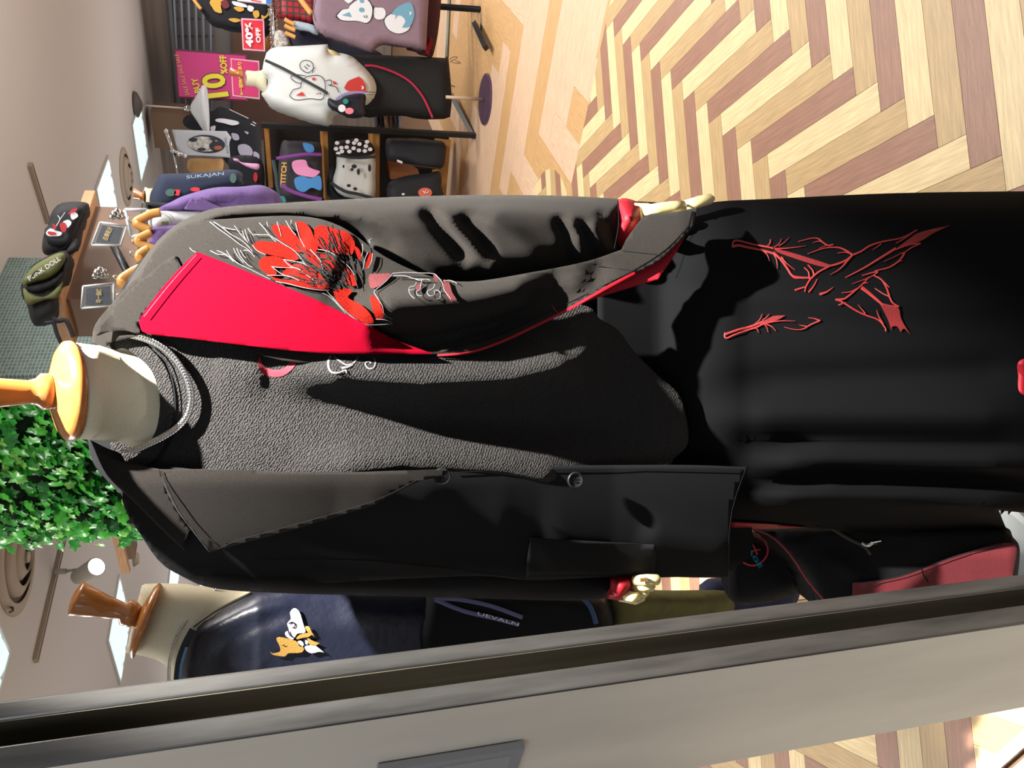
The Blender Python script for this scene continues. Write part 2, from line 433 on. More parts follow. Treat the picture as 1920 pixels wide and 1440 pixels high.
# switch box on the post
hb = lambda x, y: plane_hit(x, y, C0, EY)
pa, pb = hb(980, 1384), hb(706, 1437)
z0, z1 = pa[2], pb[2]; wA = -np.dot(pa-C0, EX)
M_box = mat('grey_enamel', srgb(150, 152, 155), .4)
swb = thing('switch_box', 'flat grey switch box fixed to the face of the steel shutter post', 'switch box', tuple(map(float, PP(wA+.06, -.012)+np.array([0, 0, z0]))))
bevel(MB().box(PP(wA+.065, -.007)+np.array([0, 0, (z0+z1)/2]), (.13, .0105, z1-z0), AXR).build('housing', M_box, swb), .0015)
bevel(MB().box(PP(wA+.07, -.0125)+np.array([0, 0, (z0+z1)/2-.0]), (.122, .002, z1-z0-.03), AXR).build('cover', mat('grey_enamel_2', srgb(160, 162, 165), .4), swb), .0006)

# ---- ceiling fittings
M_lampw = mat('lamp_panel', (.5, .55, .55), .6, emit=(.80, .97, .98), es=.82)
M_frame = mat('white_frame', srgb(205, 205, 200), .5)
def panel_light(px, label, yaw=0, sz=.6):
    c = atz(px[0], px[1], CEIL); t = thing('ceiling_light', label, 'ceiling light', tuple(map(float, c-EZ*.01)), 'square ceiling lights of the shop')
    ax = AXR; bm = MB()
    for s in (-1, 1):
        bm.box(c+EX*s*(sz/2+.008)-EZ*.008, (.016, sz+.03, .016), ax); bm.box(c+EY*s*(sz/2+.008)-EZ*.008, (sz, .016, .016), ax)
    bm.build('frame', M_frame, t)
    n = 4; q = sz/n
    for i in range(n):
        for j in range(n):
            p = c+EX*(i-n/2+.5)*q+EY*(j-n/2+.5)*q
            MB().add([p+EX*q*.47*a+EY*q*.47*b-EZ*.004 for a, b in ((-1, -1), (1, -1), (1, 1), (-1, 1))]+[p+EX*q*.3*a+EY*q*.3*b-EZ*.022 for a, b in ((-1, -1), (1, -1), (1, 1), (-1, 1))], [(0, 1, 5, 4), (1, 2, 6, 5), (2, 3, 7, 6), (3, 0, 4, 7), (4, 5, 6, 7)]).build('diffuser', M_lampw, t)
    return t
panel_light((261, 267), 'square ceiling light beside the hanging cone lamp')
panel_light((222, 1180), 'square ceiling light seen behind the wooden finial of the left mannequin')
panel_light((201, 388), 'square ceiling light just past the wooden shelf with backpacks')
panel_light((324, 1086), 'small far ceiling light above the left shoulder of the black blazer')
panel_light((377, 1100), 'farthest ceiling light, low behind the cream neck of the left mannequin')
panel_light((-48, 1262), 'nearest ceiling light, cut by the corner of the frame')
M_duct = mat('duct_paint', srgb(176, 160, 142), .6); M_dark = mat('duct_shadow', srgb(96, 84, 74), .8)
def diffuser(px, rr, label):
    c = atz(px[0], px[1], CEIL); t = thing('air_diffuser', label, 'air vent', tuple(map(float, c-EZ*.03)), 'round ceiling air vents')
    MB().sweep([(c-EZ*.001, EZ, rr*.97, rr*.97), (c-EZ*.003, EZ, rr*.97, rr*.97)], 40).build('backing', M_dark, t)
    for k, (a, b, dz) in enumerate([(1.0, .80, .02), (.68, .5, .045), (.40, .24, .06)]):
        n = 40; R = [[c+rr*q*(math.cos(u)*EX+math.sin(u)*EY)-EZ*z for u in np.linspace(0, 2*math.pi, n, endpoint=False)] for q, z in ((a, 0.002), (a*.99, dz*.4), (b, dz), (b*.97, dz*.8))]
        MB().rings(R, False).build('ring', M_duct, t, smooth=True)
    MB().sweep([(c-EZ*.06, EZ, rr*.1, rr*.1), (c-EZ*.03, EZ, rr*.12, rr*.12)], 20).build('hub', M_duct, t)
diffuser((30, 1046), .30, 'round ceiling vent beside the green ivy wall')
diffuser((235, 332), .27, 'round ceiling vent near the hanging cone lamp')
def track(pxa, pxb, label):
    a, b = atz(*pxa, CEIL), atz(*pxb, CEIL); d = (b-a)/np.linalg.norm(b-a); s = np.cross(EZ, d)
    t = thing('lamp_track', label, 'lamp track', tuple(map(float, (a+b)/2-EZ*.02)), 'ceiling lamp tracks')
    L_ = np.linalg.norm(b-a)
    MB().box((a+b)/2-EZ*.012, (L_, .04, .024), [d, s, EZ]).build('rail', M_duct, t)
    MB().box((a+b)/2-EZ*.0245, (L_*.99, .014, .002), [d, s, EZ]).build('groove', M_dark, t)
    return a, b
track((52, 308), (86, 416), 'short lamp track on the ceiling above the black backpack')
ta, tb_ = track((118, 1000), (62, 1240), 'long lamp track on the ceiling left of the ivy wall')
# spotlight hanging from the long track
M_lampb = mat('lamp_body', srgb(186, 180, 168), .4)
sp = thing('track_spotlight', 'cream track spotlight glowing beside the green ivy wall', 'spotlight', tuple(map(float, atz(100, 1072, CEIL-.03))))
j0 = atz(103, 1072, CEIL-.02); Ys = j0[1]; j1 = W(125, 1071, Ys); body0 = W(146, 1082, Ys-.02); lens = W(180, 1063, Ys-.14)
MB().tube([j0, j1], .018).build('mount', M_lampb, sp, True)
MB().tube([j1, W(144, 1068, Ys)], .009).build('arm', M_lampb, sp, True)
dax = (lens-body0)/np.linalg.norm(lens-body0)
MB().sweep([(body0-dax*.02, dax, .03, .03), (body0, dax, .045, .045), (lens, dax, .058, .058), (lens+dax*.004, dax, .056, .056)], 28).build('body', M_lampb, sp, True)
MB().sweep([(lens+dax*.004, dax, .05, .05), (lens+dax*.007, dax, .05, .05)], 28).build('lens', mat('lens_glow', (1, 1, 1), .5, emit=(1, 1, .97), es=6), sp)
# hanging cone lamp
c = atz(252, 196, CEIL); Yp = c[1]
pl = thing('pendant_lamp', 'white cone pendant lamp hanging in front of the pink sale poster', 'pendant lamp', tuple(map(float, c)))
sh = W(345, 203, Yp); bt = W(382, 205, Yp)
MB().sweep([(c, -EZ, .13, .13), (c-EZ*.03, -EZ, .12, .12), (c-EZ*.07, -EZ, .04, .04)], 24).build('canopy', mat('canopy_grey', srgb(90, 84, 80), .6), pl, True)
MB().tube([c-EZ*.06, sh], .009).build('rod', M_frame, pl, True)
MB().sweep([(sh, -EZ, .02, .02), (sh-EZ*.04, -EZ, .035, .035), (sh-EZ*.05, -EZ, .02, .02), (sh-EZ*.08, -EZ, .045, .045)], 20).build('socket', mat('chrome', srgb(215, 215, 215), .12, metal=1), pl, True)
zz = bt[2]
MB().sweep([(np.array([sh[0], sh[1], sh[2]-.07]), -EZ, .045, .045), (np.array([sh[0], sh[1], (sh[2]+zz)/2-.03]), -EZ, .13, .13), (np.array([sh[0], sh[1], zz]), -EZ, .235, .235), (np.array([sh[0], sh[1], zz-.035]), -EZ, .24, .24), (np.array([sh[0], sh[1], zz-.03]), -EZ, .22, .22), (np.array([sh[0], sh[1], (sh[2]+zz)/2-.04]), -EZ, .1, .1)], 36, False).build('lamp_shade', mat('shade_white', srgb(222, 226, 230), .35), pl, True)
# small ceiling things at the left
tag(MB().sweep([(atz(251, 1048, CEIL), -EZ, .07, .07), (atz(251, 1048, CEIL)-EZ*.04, -EZ, .05, .05)], 20).build('smoke_detector', M_duct, None, True), 'small round smoke detector on the ceiling by the ivy wall', 'smoke detector')
tag(MB().tube([atz(20, 1138, CEIL), atz(24, 1140, CEIL-.03), atz(24, 1145, CEIL-.045), atz(18, 1148, CEIL-.03)], .006).build('ceiling_hook', M_dark, None, True), 'small metal hook in the ceiling left of the round vent', 'hook')
M_oak = mat('oak', srgb(206, 160, 118), .5, noise=.15, nscale=8, stretch=(2, 2, 14)); M_walnut = mat('brown_board', srgb(134, 108, 92), .6, noise=.15, nscale=5)
q = W(208, 962, 4.46); q2 = W(234, 1062, 4.46)
bsh = thing('hanging_board', 'wooden board end sticking out behind the ivy wall', 'board', tuple(map(float, q2)))
MB().box((q+q2)/2, (.34, .03, .04), [ (q2-q)/np.linalg.norm(q2-q), EY, EZ]).build('edge', M_oak, bsh)
q3 = W(226, 965, 4.56); q4 = W(240, 1050, 4.56)
MB().box((q3+q4)/2+EY*.05, (.24, .1, .07), [(q4-q3)/np.linalg.norm(q4-q3), EY, EZ]).build('side', M_walnut, bsh)

# ---- tiled pillar and ivy
rE1 = ray(50, 704); rE0 = ray(50, 483); Y1 = 3.9
E1 = np.array([rE1[0]/rE1[1]*Y1, Y1, 0]); k0 = rE0[0]/rE0[1]
sL = (k0*Y1-E1[0])/(EY[0]-k0*EY[1])
def tilemat():
    m = bpy.data.materials.new('mosaic_tile'); m.use_nodes = True; nt = m.node_tree; N = nt.nodes; L = nt.links; b = N['Principled BSDF']
    uv = N.new('ShaderNodeUVMap'); br = N.new('ShaderNodeTexBrick'); br.offset = 0; br.inputs['Scale'].default_value = 1
    br.inputs['Brick Width'].default_value = .0255; br.inputs['Row Height'].default_value = .0155; br.inputs['Mortar Size'].default_value = .0011; br.inputs['Mortar Smooth'].default_value = .3
    br.inputs['Color1'].default_value = (*srgb(98, 130, 132), 1); br.inputs['Color2'].default_value = (*srgb(122, 152, 150), 1); br.inputs['Mortar'].default_value = (*srgb(205, 215, 210), 1)
    L.new(uv.outputs[0], br.inputs[0]); L.new(br.outputs[0], b.inputs['Base Color']); b.inputs['Roughness'].default_value = .55
    bp = N.new('ShaderNodeBump'); bp.inputs['Strength'].default_value = .4; bp.inputs['Distance'].default_value = .002; bp.invert = True; L.new(br.outputs['Fac'], bp.inputs['Height']); L.new(bp.outputs[0], b.inputs['Normal'])
    return m
kw = ray(60, 975); kw = kw[0]/kw[1]; wP = (E1[0]-kw*E1[1])/(EX[0]-kw*EX[1])
P_ = [E1, E1+EY*sL, E1+EY*sL-EX*wP, E1-EX*wP]
V = P_+[p+EZ*CEIL for p in P_]
pil = mk('trim_2', V, [(0, 1, 5, 4), (1, 2, 6, 5), (2, 3, 7, 6), (3, 0, 4, 7)], tilemat(), None, False, (E1[0], E1[1], 0)); pil['kind'] = 'structure'
uvl = pil.data.uv_layers.new(name='UVMap')
for p in pil.data.polygons:
    for li in p.loop_indices:
        v = V[pil.data.loops[li].vertex_index]
        uvl.data[li].uv = ((np.dot(v, EY) if p.index % 2 == 0 else np.dot(v, EX)), v[2]) 

# ivy panel
Yi = 2.55; r0, r1 = ray(60, 742), ray(60, 1012)
A_ = np.array([r0[0]/r0[1]*Yi, Yi]); 
kk = r1[0]/r1[1]; sI = (kk*A_[1]-A_[0])/(-EX[0]+kk*EX[1])
ivd = -EX; ivn = -EY
A3 = np.array([A_[0], A_[1], 0]); 
ivy = thing('ivy_panel', 'dense wall panel of glossy green artificial ivy behind the mannequin neck', 'ivy', tuple(map(float, A3+ivd*sI/2+EZ*1.5)))
MB().box(A3+ivd*(sI/2)+EY*.05+EZ*2.05, (sI*.97, .04, 1.3), AXR).build('backing', mat('ivy_backing', srgb(16, 46, 20), .9), ivy)
M_leaf = [mat('ivy_leaf_%d' % i, c_, .28, noise=.35, nscale=60, spec=.7) for i, c_ in enumerate([srgb(92, 214, 78), srgb(60, 184, 66), srgb(150, 234, 110), srgb(36, 136, 52)])]
def leaf_mesh(m, s):
    pr = [(0, -.5), (.28, -.62), (.55, -.3), (.42, 0), (.62, .28), (.25, .35), (0, .8), (-.25, .35), (-.62, .28), (-.42, 0), (-.55, -.3), (-.28, -.62)]
    V = [(x*s, y*s, -.25*s*abs(x)-.1*s*y*y) for x, y in pr]+[(0, 0, .08*s)]
    me = bpy.data.meshes.new('leaf'); me.from_pydata(V, [], [(i, (i+1) % 12, 12) for i in range(12)]); me.materials.append(m); me.polygons.foreach_set('use_smooth', [True]*12); return me
LM = [leaf_mesh(M_leaf[i % 4], s) for i, s in enumerate((.034, .03, .026, .032, .04, .028, .024, .036))]
rg = random.Random(3); spots = []
for i in range(1500):
    u = rg.uniform(-.02, 1.03)*sI; z = rg.uniform(1.48, 2.68); d = rg.uniform(.0, .07)
    edge = min(u, sI-u); spots.append((u+(rg.uniform(-.02, .02)), z, d if edge > .05 else d*.5))
spots.sort(key=lambda s: -s[2]); nl = 0; rest = MB()
for u, z, d in spots:
    p = A3+ivd*u-EY*d+EZ*z
    q = p-CAM; D = q@Fv; x = 960-FPX*(q@Uu)/D; y = 720-FPX*(q@Ru)/D
    if x < -30 or x > 330: continue
    nrm = Vector(-EY)*1.0+Vector((rg.uniform(-.7, .7), rg.uniform(-.4, .4), rg.uniform(-.2, 1.0))); nrm.normalize()
    rot = nrm.to_track_quat('Z', 'Y').to_matrix() @ Matrix.Rotation(rg.uniform(0, 6.28), 3, 'Z')
    if nl < 298:
        o = bpy.data.objects.new('leaf', LM[rg.randrange(8)]); COL.objects.link(o); o.parent = ivy; o.location = Vector(p)-ivy.location; o.rotation_euler = rot.to_euler(); nl += 1
    else:
        me = LM[rg.choice((0, 1, 3, 5))]; rest.add([np.array(rot @ v.co)+p for v in me.vertices], [tuple(f.vertices) for f in me.polygons])
ro_ = rest.build('leaf_mass', M_leaf[1], ivy, True); ro_['kind'] = 'stuff'

# ================================================================== FRONT MANNEQUIN
M_cream = mat('mannequin_linen', srgb(222, 214, 186), .9, noise=.05, nscale=300, bump=.15, bscale=900)
M_finial = mat('varnished_wood', srgb(184, 118, 58), .25, noise=.18, nscale=6, stretch=(8, 8, 1), coat=.5)
M_blk = mat('black_suiting', (.0145, .0128, .0114), .95, spec=.12, sheen=.03, noise=.5, nscale=900, bump=.35, bscale=1600)
M_blk2 = mat('black_suiting_dark', (.0062, .0066, .0078), .9, spec=.15, bump=.2, bscale=1500)  # darker copy paints shade into blazer's left half; also seams and other black cloth
M_tee = mat('black_crepe', (.0135, .0125, .0128), .7, spec=.25, sheen=.03, bump=.75, wave=(92, 7, 3, (0.0, .95, 0)))
M_red = mat('red_suiting', (.155, .0001, .008), .95, spec=.04, noise=.12, nscale=700, bump=.3, bscale=1400)
M_redd = mat('red_lining', (.24, .002, .010), .6, spec=.3)
M_chr = mat('chrome', srgb(215, 215, 215), .12, metal=1)
M_hand = mat('hand_wood', srgb(206, 194, 140), .55)
M_embr = mat('red_thread', (.17, .004, .0015), .95, spec=.08, noise=.45, nscale=420, bump=.9, bscale=700)
M_embw = mat('white_thread', (.12, .115, .125), .7)
M_embd = mat('dark_red_thread', (.07, .002, .005), .8, noise=.3, nscale=420, bump=.5, bscale=700)

mq = thing('mannequin', 'front mannequin with cream linen neck and tall wooden finial, wearing the black blazer', 'mannequin', (0, 1.12, 0))
def A(x, y, Y): return W(x, y, Y)
tl = math.radians(27); axn = np.array([0.0, -math.sin(tl), math.cos(tl)])
top = A(139, 733, 1.09)
MB().sweep([(A(340, 750, 1.18), (0, 0, 1), .09, .06), (A(305, 749, 1.172), (0, 0, 1), .079, .062), (A(265, 746, 1.163), (0, -.1, 1), .069, .062), (A(225, 741, 1.15), (0, -.22, 1), .0645, .061), (A(180, 736, 1.122), (0, -.4, 1), .0615, .060), (top, axn, .0605, .0600)], 48).build('neck', M_cream, mq, True)
MB().sweep([(top-axn*.000, axn, .0612, .0607), (top+axn*.004, axn, .0632, .0625), (top+axn*.010, axn, .0622, .0617), (top+axn*.016, axn, .053, .0525), (top+axn*.022, axn, .034, .034), (top+axn*.026, axn, .02, .02)], 48).build('neck_cap', M_finial, mq, True)
MB().sweep([(top+axn*.022, axn, .018, .018), (top+axn*.027, axn, .0225, .0225), (top+axn*.036, axn, .0225, .0225), (top+axn*.042, axn, .0165, .0165), (top+axn*.05, axn, .0145, .0145), (top+axn*.085, axn, .018, .018), (top+axn*.13, axn, .0235, .0235), (top+axn*.17, axn, .026, .026), (top+axn*.185, axn, .02, .02), (top+axn*.19, axn, .004, .004)], 36).build('finial', M_finial, mq, True)
def hand(name, pts_list, parent, m=M_hand):
    b = MB()
    for pts, rr in pts_list: b.tube([A(*p) for p in pts], rr, 12)
    return b.build(name, m, parent, True)
# wearer's left hand (right in the upright view): palm, thumb and four fingers, mostly behind the blazer front
MB().sweep([(A(1180, 412, 1.12), (0, 0, 1), .026, .018), (A(1215, 416, 1.13), (0, 0, 1), .030, .016), (A(1240, 420, 1.13), (0, 0, 1), .026, .012)], 20).build('hand', M_hand, mq, True)
for i, (y0, y1, y2, L1, L2) in enumerate([(396, 386, 372, 1286, 1338), (410, 412, 414, 1266, 1300), (420, 424, 427, 1260, 1290), (430, 436, 440, 1250, 1276)]):
    f = MB().tube([A(1205, y0, 1.105+.006*i), A(1235, (y0*.6+y1*.4), 1.10+.006*i), A((1235+L1)/2, (y0*.25+y1*.75), 1.098+.006*i), A(L1-3, y1, 1.095+.006*i)], [.0085, .0098, .0096, .0082], 12).build('finger', M_hand, mq, True)
    MB().tube([A(L1-2, y1, 1.095+.006*i), A((L1+L2)/2, (y1+y2)/2-1, 1.09+.006*i), A(L2-6, y2+1, 1.09+.006*i), A(L2, y2+1, 1.09+.006*i)], [.0085, .0092, .0085, .004], 12).build('fingertip', M_hand, f, True)
    MB().tube([A(L1+2, y1-1, 1.084+.006*i), A(L1+2, y1-1, 1.10+.006*i)], .0022, 8).build('joint_pin', M_dark, f, True)
MB().tube([A(1200, 425, 1.09), A(1235, 440, 1.075), A(1268, 448, 1.07)], [.012, .0105, .007], 12).build('thumb', M_hand, mq, True)
# wearer's right hand (left in the upright view)
MB().sweep([(A(1160, 1104, 1.14), (0, 0, 1), .020, .014), (A(1190, 1103, 1.13), (0, 0, 1), .026, .014), (A(1206, 1103, 1.12), (0, 0, 1), .020, .010)], 20).build('hand', M_hand, mq, True)
for i, (y0, y1, L1) in enumerate([(1088, 1087, 1236), (1098, 1099, 1226), (1108, 1110, 1214), (1117, 1119, 1204)]):
    yy = 1.055+.011*i
    MB().tube([A(1190, y0, yy+.02), A((1190+L1)/2, (y0+y1)/2, yy), A(L1-3, y1, yy), A(L1+1, y1, yy)], [.0075, .0085, .008, .004], 12).build('finger', M_hand, mq, True)
MB().box(A(1207, 1087, 1.046), (.005, .004, .012)).build('finger_slot', mat('slot_brown', srgb(120, 92, 50), .7), mq)
MB().tube([A(1176, 1116, 1.08), A(1186, 1120, 1.07), A(1198, 1117, 1.07)], [.009, .008, .005], 12).build('thumb', M_hand, mq, True)
MB().tube([(0.02, 1.17, .02), (0.02, 1.17, 1.2)], .014, 12).build('pole', M_chr, mq, True)
MB().sweep([((0.02, 1.17, 0), EZ, .17, .17), ((0.02, 1.17, .012), EZ, .165, .165)], 40).build('base', M_chr, mq)

# ---- shape of the dressed body: depth of the cloth seen through a pixel
def core(x, y, hw=365., yc=748., b=.145):
    u = np.clip(np.abs((y-yc)/hw), 0, 1); s = np.sqrt(np.clip(1-u**2.6, 0, 1))
    Y = 1.165-b*s
    Y = Y+.075*np.clip((760-x)/460, 0, 1.2)**1.7+.02*np.clip((x-800)/500, 0, 1.5)
    return Y
tee_f = ridges([([(520, 700), (640, 700), (800, 715), (960, 706), (1080, 676), (1150, 606)], 38, .050),
                ([(560, 880), (760, 862), (960, 876), (1120, 905)], 40, .026),
                ([(480, 738), (640, 762), (800, 790), (1000, 800), (1200, 800)], 40, -.022),
                ([(400, 700), (500, 690)], 40, .008), ([(1140, 640), (1210, 700), (1290, 820)], 30, .003)])
def D_tee(x, y): return core(x, y)+.004-tee_f(x, y)
C = 1
teeP = [(196, 662), (215, 640), (240, 648), (268, 668), (290, 700), (300, 745), (297, 790), (284, 824), (262, 850), (236, 866), (215, 880), (300, 905), (420, 915), (600, 915), (900, 910), (1100, 905), (1240, 895), (1262, 862, C), (1290, 830), (1284, 770), (1270, 735), (1235, 705), (1190, 660), (1158, 618), (1125, 598), (1085, 570), (900, 560), (700, 580), (500, 600), (330, 600), (250, 610)]
tee = thing('t_shirt', 'black crinkled crepe t-shirt under the open blazer of the front mannequin', 't-shirt', (0, 1.05, .75))
cloth('front', teeP, D_tee, M_tee, tee, g=9, thick=.003)
# ribbed collar following the neckline
strokes('collar', [([(206, 646), (232, 640), (262, 655), (296, 690), (312, 742), (309, 796), (294, 834), (270, 862), (246, 880)], 26)], lambda x, y: D_tee(x, y)-.003, M_tee, tee, lift=.002, th=.002)
strokes('seam', [([(238, 628), (275, 642), (312, 680), (328, 742), (324, 800), (306, 845), (284, 875)], 3)], lambda x, y: D_tee(x, y)-.003, M_blk2, tee, lift=.003)
# chest crescent and scroll embroidery
blobs('crescent_embroidery', [[(487, 668, C), (483, 682), (490, 698), (508, 706), (530, 705), (548, 692), (558, 675), (556, 660), (550, 652, C), (549, 668), (540, 684), (524, 693), (506, 692), (493, 684)]], D_tee, mat('crimson_thread', (.22, .003, .016), .8, bump=.5, bscale=800), tee, lift=.0012, g=5)
strokes('scroll_embroidery', [([(622, 664), (616, 676), (616, 688), (622, 698), (636, 699), (648, 694), (650, 700)], 4.5, 3), ([(626, 668), (636, 676), (650, 684), (664, 680), (672, 668)], 3), ([(640, 690), (652, 688), (662, 684)], 5, 2), ([(700, 668), (704, 680), (700, 690), (690, 690), (685, 682), (691, 677), (696, 681)], 3), ([(592, 660), (595, 668), (603, 668)], 3), ([(576, 661), (577, 668)], 3)], D_tee, M_embw, tee, lift=.0012)
tee_back = puff('back', [(210, 650), (300, 520), (900, 470), (1240, 520), (1290, 760), (1240, 980), (900, 1010), (320, 980), (215, 870)], lambda x, y: np.full(len(x), 1.19), .0, M_tee, 120, back=.10, parent=tee, g=28)

# ---- long black skirt-trousers with red bone embroidery
def skD(x, y):
    u = np.clip(np.abs((y-(672+(x-1300)*-.005))/320.), 0, 1)
    Y = 1.19-.16*np.sqrt(np.clip(1-u**2.4, 0, 1))-.11*np.clip((x-1400)/480, 0, 1.1)
    return Y
sk_f = ridges([([(1330, 785), (1500, 778), (1960, 782)], 30, .018), ([(1390, 880), (1560, 858), (1960, 866)], 22, .022), ([(1380, 945), (1560, 925), (1760, 938), (1960, 960)], 22, .026),
               ([(1330, 722), (1560, 708), (1960, 690)], 30, -.012), ([(1380, 830), (1960, 842)], 14, -.014), ([(1380, 905), (1960, 902)], 13, -.014),
               ([(1250, 545), (1560, 560), (1960, 575)], 26, .008), ([(1330, 400), (1960, 395)], 30, .006), ([(1250, 505), (1500, 520), (1700, 520)], 26, -.008)])
def D_sk(x, y): return skD(x, y)-sk_f(x, y)+.07*np.clip((1400-x)/160, 0, 1)**2
skP = [(1120, 520, C), (1160, 420), (1300, 388, C), (1345, 378), (1440, 373), (1680, 362), (1960, 358, C), (1960, 740), (1960, 965, C), (1873, 957, C), (1882, 980), (1893, 1006, C), (1700, 1003), (1560, 992), (1400, 984), (1330, 975), (1120, 950, C)]
sk = thing('wide_trousers', 'wide black pleated trousers with red claw embroidery on the front mannequin', 'trousers', (.05, 1.15, .02))
M_skt = mat('trouser_black', (.003, .0032, .004), .85, spec=.07, bump=.2, bscale=1500)
o = cloth('fabric', skP, D_sk, M_skt, sk, g=14, thick=.004)
puff('back', [(1120, 560), (1300, 450), (1870, 440), (1870, 900), (1400, 930), (1120, 900)], lambda x, y: 1.19-.11*np.clip((x-1400)/480, 0, 1.1), .0, M_blk2, 130, back=.11, parent=sk, g=36)
M_bone = mat('bone_thread', (.26, .018, .018), .6, bump=.4, bscale=900)
M_boned = mat('bone_thread_dark', (.17, .009, .011), .6, bump=.4, bscale=900)
K = lambda L: [(1320+t[0]*.25, 400+t[1]*.25)+tuple(t[2:]) for t in L]
bone = [(K([(215, 255), (220, 215), (245, 203), (300, 215), (380, 235), (470, 250), (520, 262)]), 3.2), (K([(215, 250), (260, 240), (330, 255), (430, 275), (520, 300)]), 5, 4), (K([(475, 245), (495, 225), (500, 195)]), 2.2), (K([(525, 255), (560, 230), (583, 190)]), 2.4, 1), (K([(560, 245), (600, 220), (640, 180)]), 2.4, 1), (K([(530, 265), (620, 262), (765, 245)]), 3.4, 1),
        (K([(440, 280), (475, 310), (492, 362)]), 2.4, 1), (K([(520, 300), (545, 350), (550, 415)]), 2.4, 1), (K([(520, 290), (580, 350), (630, 420), (660, 465), (710, 482), (790, 482)]), 4.5, 3.4), (K([(580, 325), (620, 375), (685, 425)]), 3.2, 1), (K([(940, 398), (860, 440), (800, 490)]), 3, 4), (K([(800, 490), (765, 550), (757, 590)]), 3.6, 2), (K([(750, 405), (785, 440), (790, 490)]), 2.2, 3), (K([(778, 385), (815, 425), (825, 460)]), 2.2, 3.4), (K([(850, 495), (820, 550), (785, 592)]), 2, 3.4), (K([(765, 550), (725, 562), (680, 577)]), 2.5, 3.6), (K([(940, 395), (1000, 380), (1070, 350), (1115, 312)]), 3.4, 4), (K([(1115, 312), (1060, 375), (1010, 425), (945, 460)]), 3.6, 1),
        (K([(1115, 312), (1060, 275), (1000, 255), (900, 262), (775, 305)]), 4, 1.4), (K([(1000, 298), (1060, 292), (1090, 300)]), 1.4, 2.4), (K([(705, 213), (800, 188), (855, 188), (890, 215), (930, 240), (970, 233)]), 1.6, 3), (K([(815, 222), (860, 208), (885, 212)]), 1.2, 3), (K([(860, 265), (920, 240), (945, 240)]), 1.2, 2), (K([(1115, 312), (1180, 285), (1250, 240), (1350, 210), (1480, 185), (1570, 140), (1597, 122)]), 3.6, 2), (K([(1265, 275), (1330, 230)]), 1.2, 2), (K([(1440, 225), (1500, 190), (1595, 125)]), 2, 2.4),
        (K([(1060, 483), (1200, 410), (1330, 330), (1440, 262)]), 2, 5), (K([(1430, 275), (1540, 235), (1625, 225)]), 2.4, 3), (K([(1625, 225), (1560, 255), (1505, 292), (1480, 300), (1420, 330), (1350, 362)]), 3, 1), (K([(1505, 295), (1470, 350), (1390, 405), (1280, 432)]), 4, 2), (K([(1490, 355), (1440, 370)]), 1, 2.4), (K([(1185, 467), (1280, 440), (1305, 440)]), 2, 3.4), (K([(1305, 440), (1240, 482), (1110, 530)]), 2.6, 1.2), (K([(1240, 478), (1175, 545), (1090, 615), (1050, 642), (985, 648)]), 2.2, 3.8), (K([(1030, 597), (1100, 588), (1150, 565)]), 1.2, 3), (K([(1190, 525), (1232, 520)]), 3, 1.4), (K([(985, 645), (1045, 668), (1008, 690)]), 3.4, 2.4), (K([(1045, 668), (1150, 735), (1230, 770), (1310, 800), (1360, 860), (1362, 885)]), 3.4, 2.4), (K([(1155, 685), (1210, 750)]), 1.2, 3), (K([(1295, 722), (1310, 770), (1345, 830)]), 1.2, 3),
        (K([(1270, 465), (1330, 495), (1370, 560), (1390, 620)]), 2.4, 3.8), (K([(1340, 505), (1390, 555)]), 3, 1.4), (K([(1280, 560), (1340, 600), (1395, 625)]), 1.4, 3), (K([(1390, 620), (1415, 670), (1462, 700)]), 3, 3.4), (K([(1310, 665), (1380, 690), (1462, 702)]), 1.4, 3.4), (K([(1180, 555), (1240, 600), (1300, 650), (1345, 690)]), 7, 4), (K([(160, 895), (155, 925), (175, 935), (230, 910), (330, 875), (400, 852), (450, 825)]), 3.2), (K([(158, 908), (260, 872), (330, 855), (400, 830), (450, 808)]), 4, 4), (K([(385, 830), (420, 795), (437, 755)]), 2.4, 1), (K([(440, 800), (470, 780), (487, 755)]), 2.6, 1), (K([(450, 825), (560, 808), (685, 808)]), 3.4, 1), (K([(370, 860), (400, 868), (408, 895)]), 2.2, 1), (K([(440, 825), (470, 850), (480, 890)]), 2.2, 1), (K([(460, 828), (510, 850), (540, 882)]), 2.6, 1), (K([(600, 852), (680, 872), (745, 868), (800, 835), (870, 805)]), 1.2, 3), (K([(715, 838), (770, 848)]), 1.2, 2.4), (K([(780, 782), (830, 790), (872, 805)]), 1.2, 3), (K([(970, 555), (920, 590), (865, 607)]), 1.4, 5), (K([(1700, 130), (1760, 120), (1840, 90)]), 5, .6)]
strokes('claw_embroidery', bone, D_sk, M_bone, sk, lift=.002)
blobs('claw_fill', [K(p) for p in [[(520, 262, C), (640, 290), (790, 335), (940, 385), (930, 405, C), (860, 395), (700, 345), (560, 295)], [(1440, 265, C), (1540, 190), (1600, 150), (1700, 120), (1840, 92, C), (1720, 150), (1640, 200), (1560, 230), (1490, 250)], [(1310, 665, C), (1380, 690), (1460, 715), (1475, 780), (1510, 850), (1550, 908, C), (1500, 865), (1475, 890, C), (1450, 850), (1410, 850), (1405, 878, C), (1380, 800), (1340, 720)], [(390, 830, C), (470, 795), (520, 770), (610, 765, C), (560, 795), (460, 828)], [(650, 460, C), (700, 470), (790, 478, C), (700, 492), (665, 482)]]], D_sk, M_boned, sk, lift=.0022, g=6)
cloth('red_insert', [(1912, 676), (1960, 664, C), (1960, 745, C), (1914, 738), (1909, 705)], lambda x, y: D_sk(x, y)-.006, M_redd, sk, g=12)
cloth('red_gore', [(1368, 978, C), (1440, 982), (1512, 989, C), (1440, 992), (1372, 990, C)], lambda x, y: D_sk(x, y)+.0-.008, M_redd, sk, g=12)

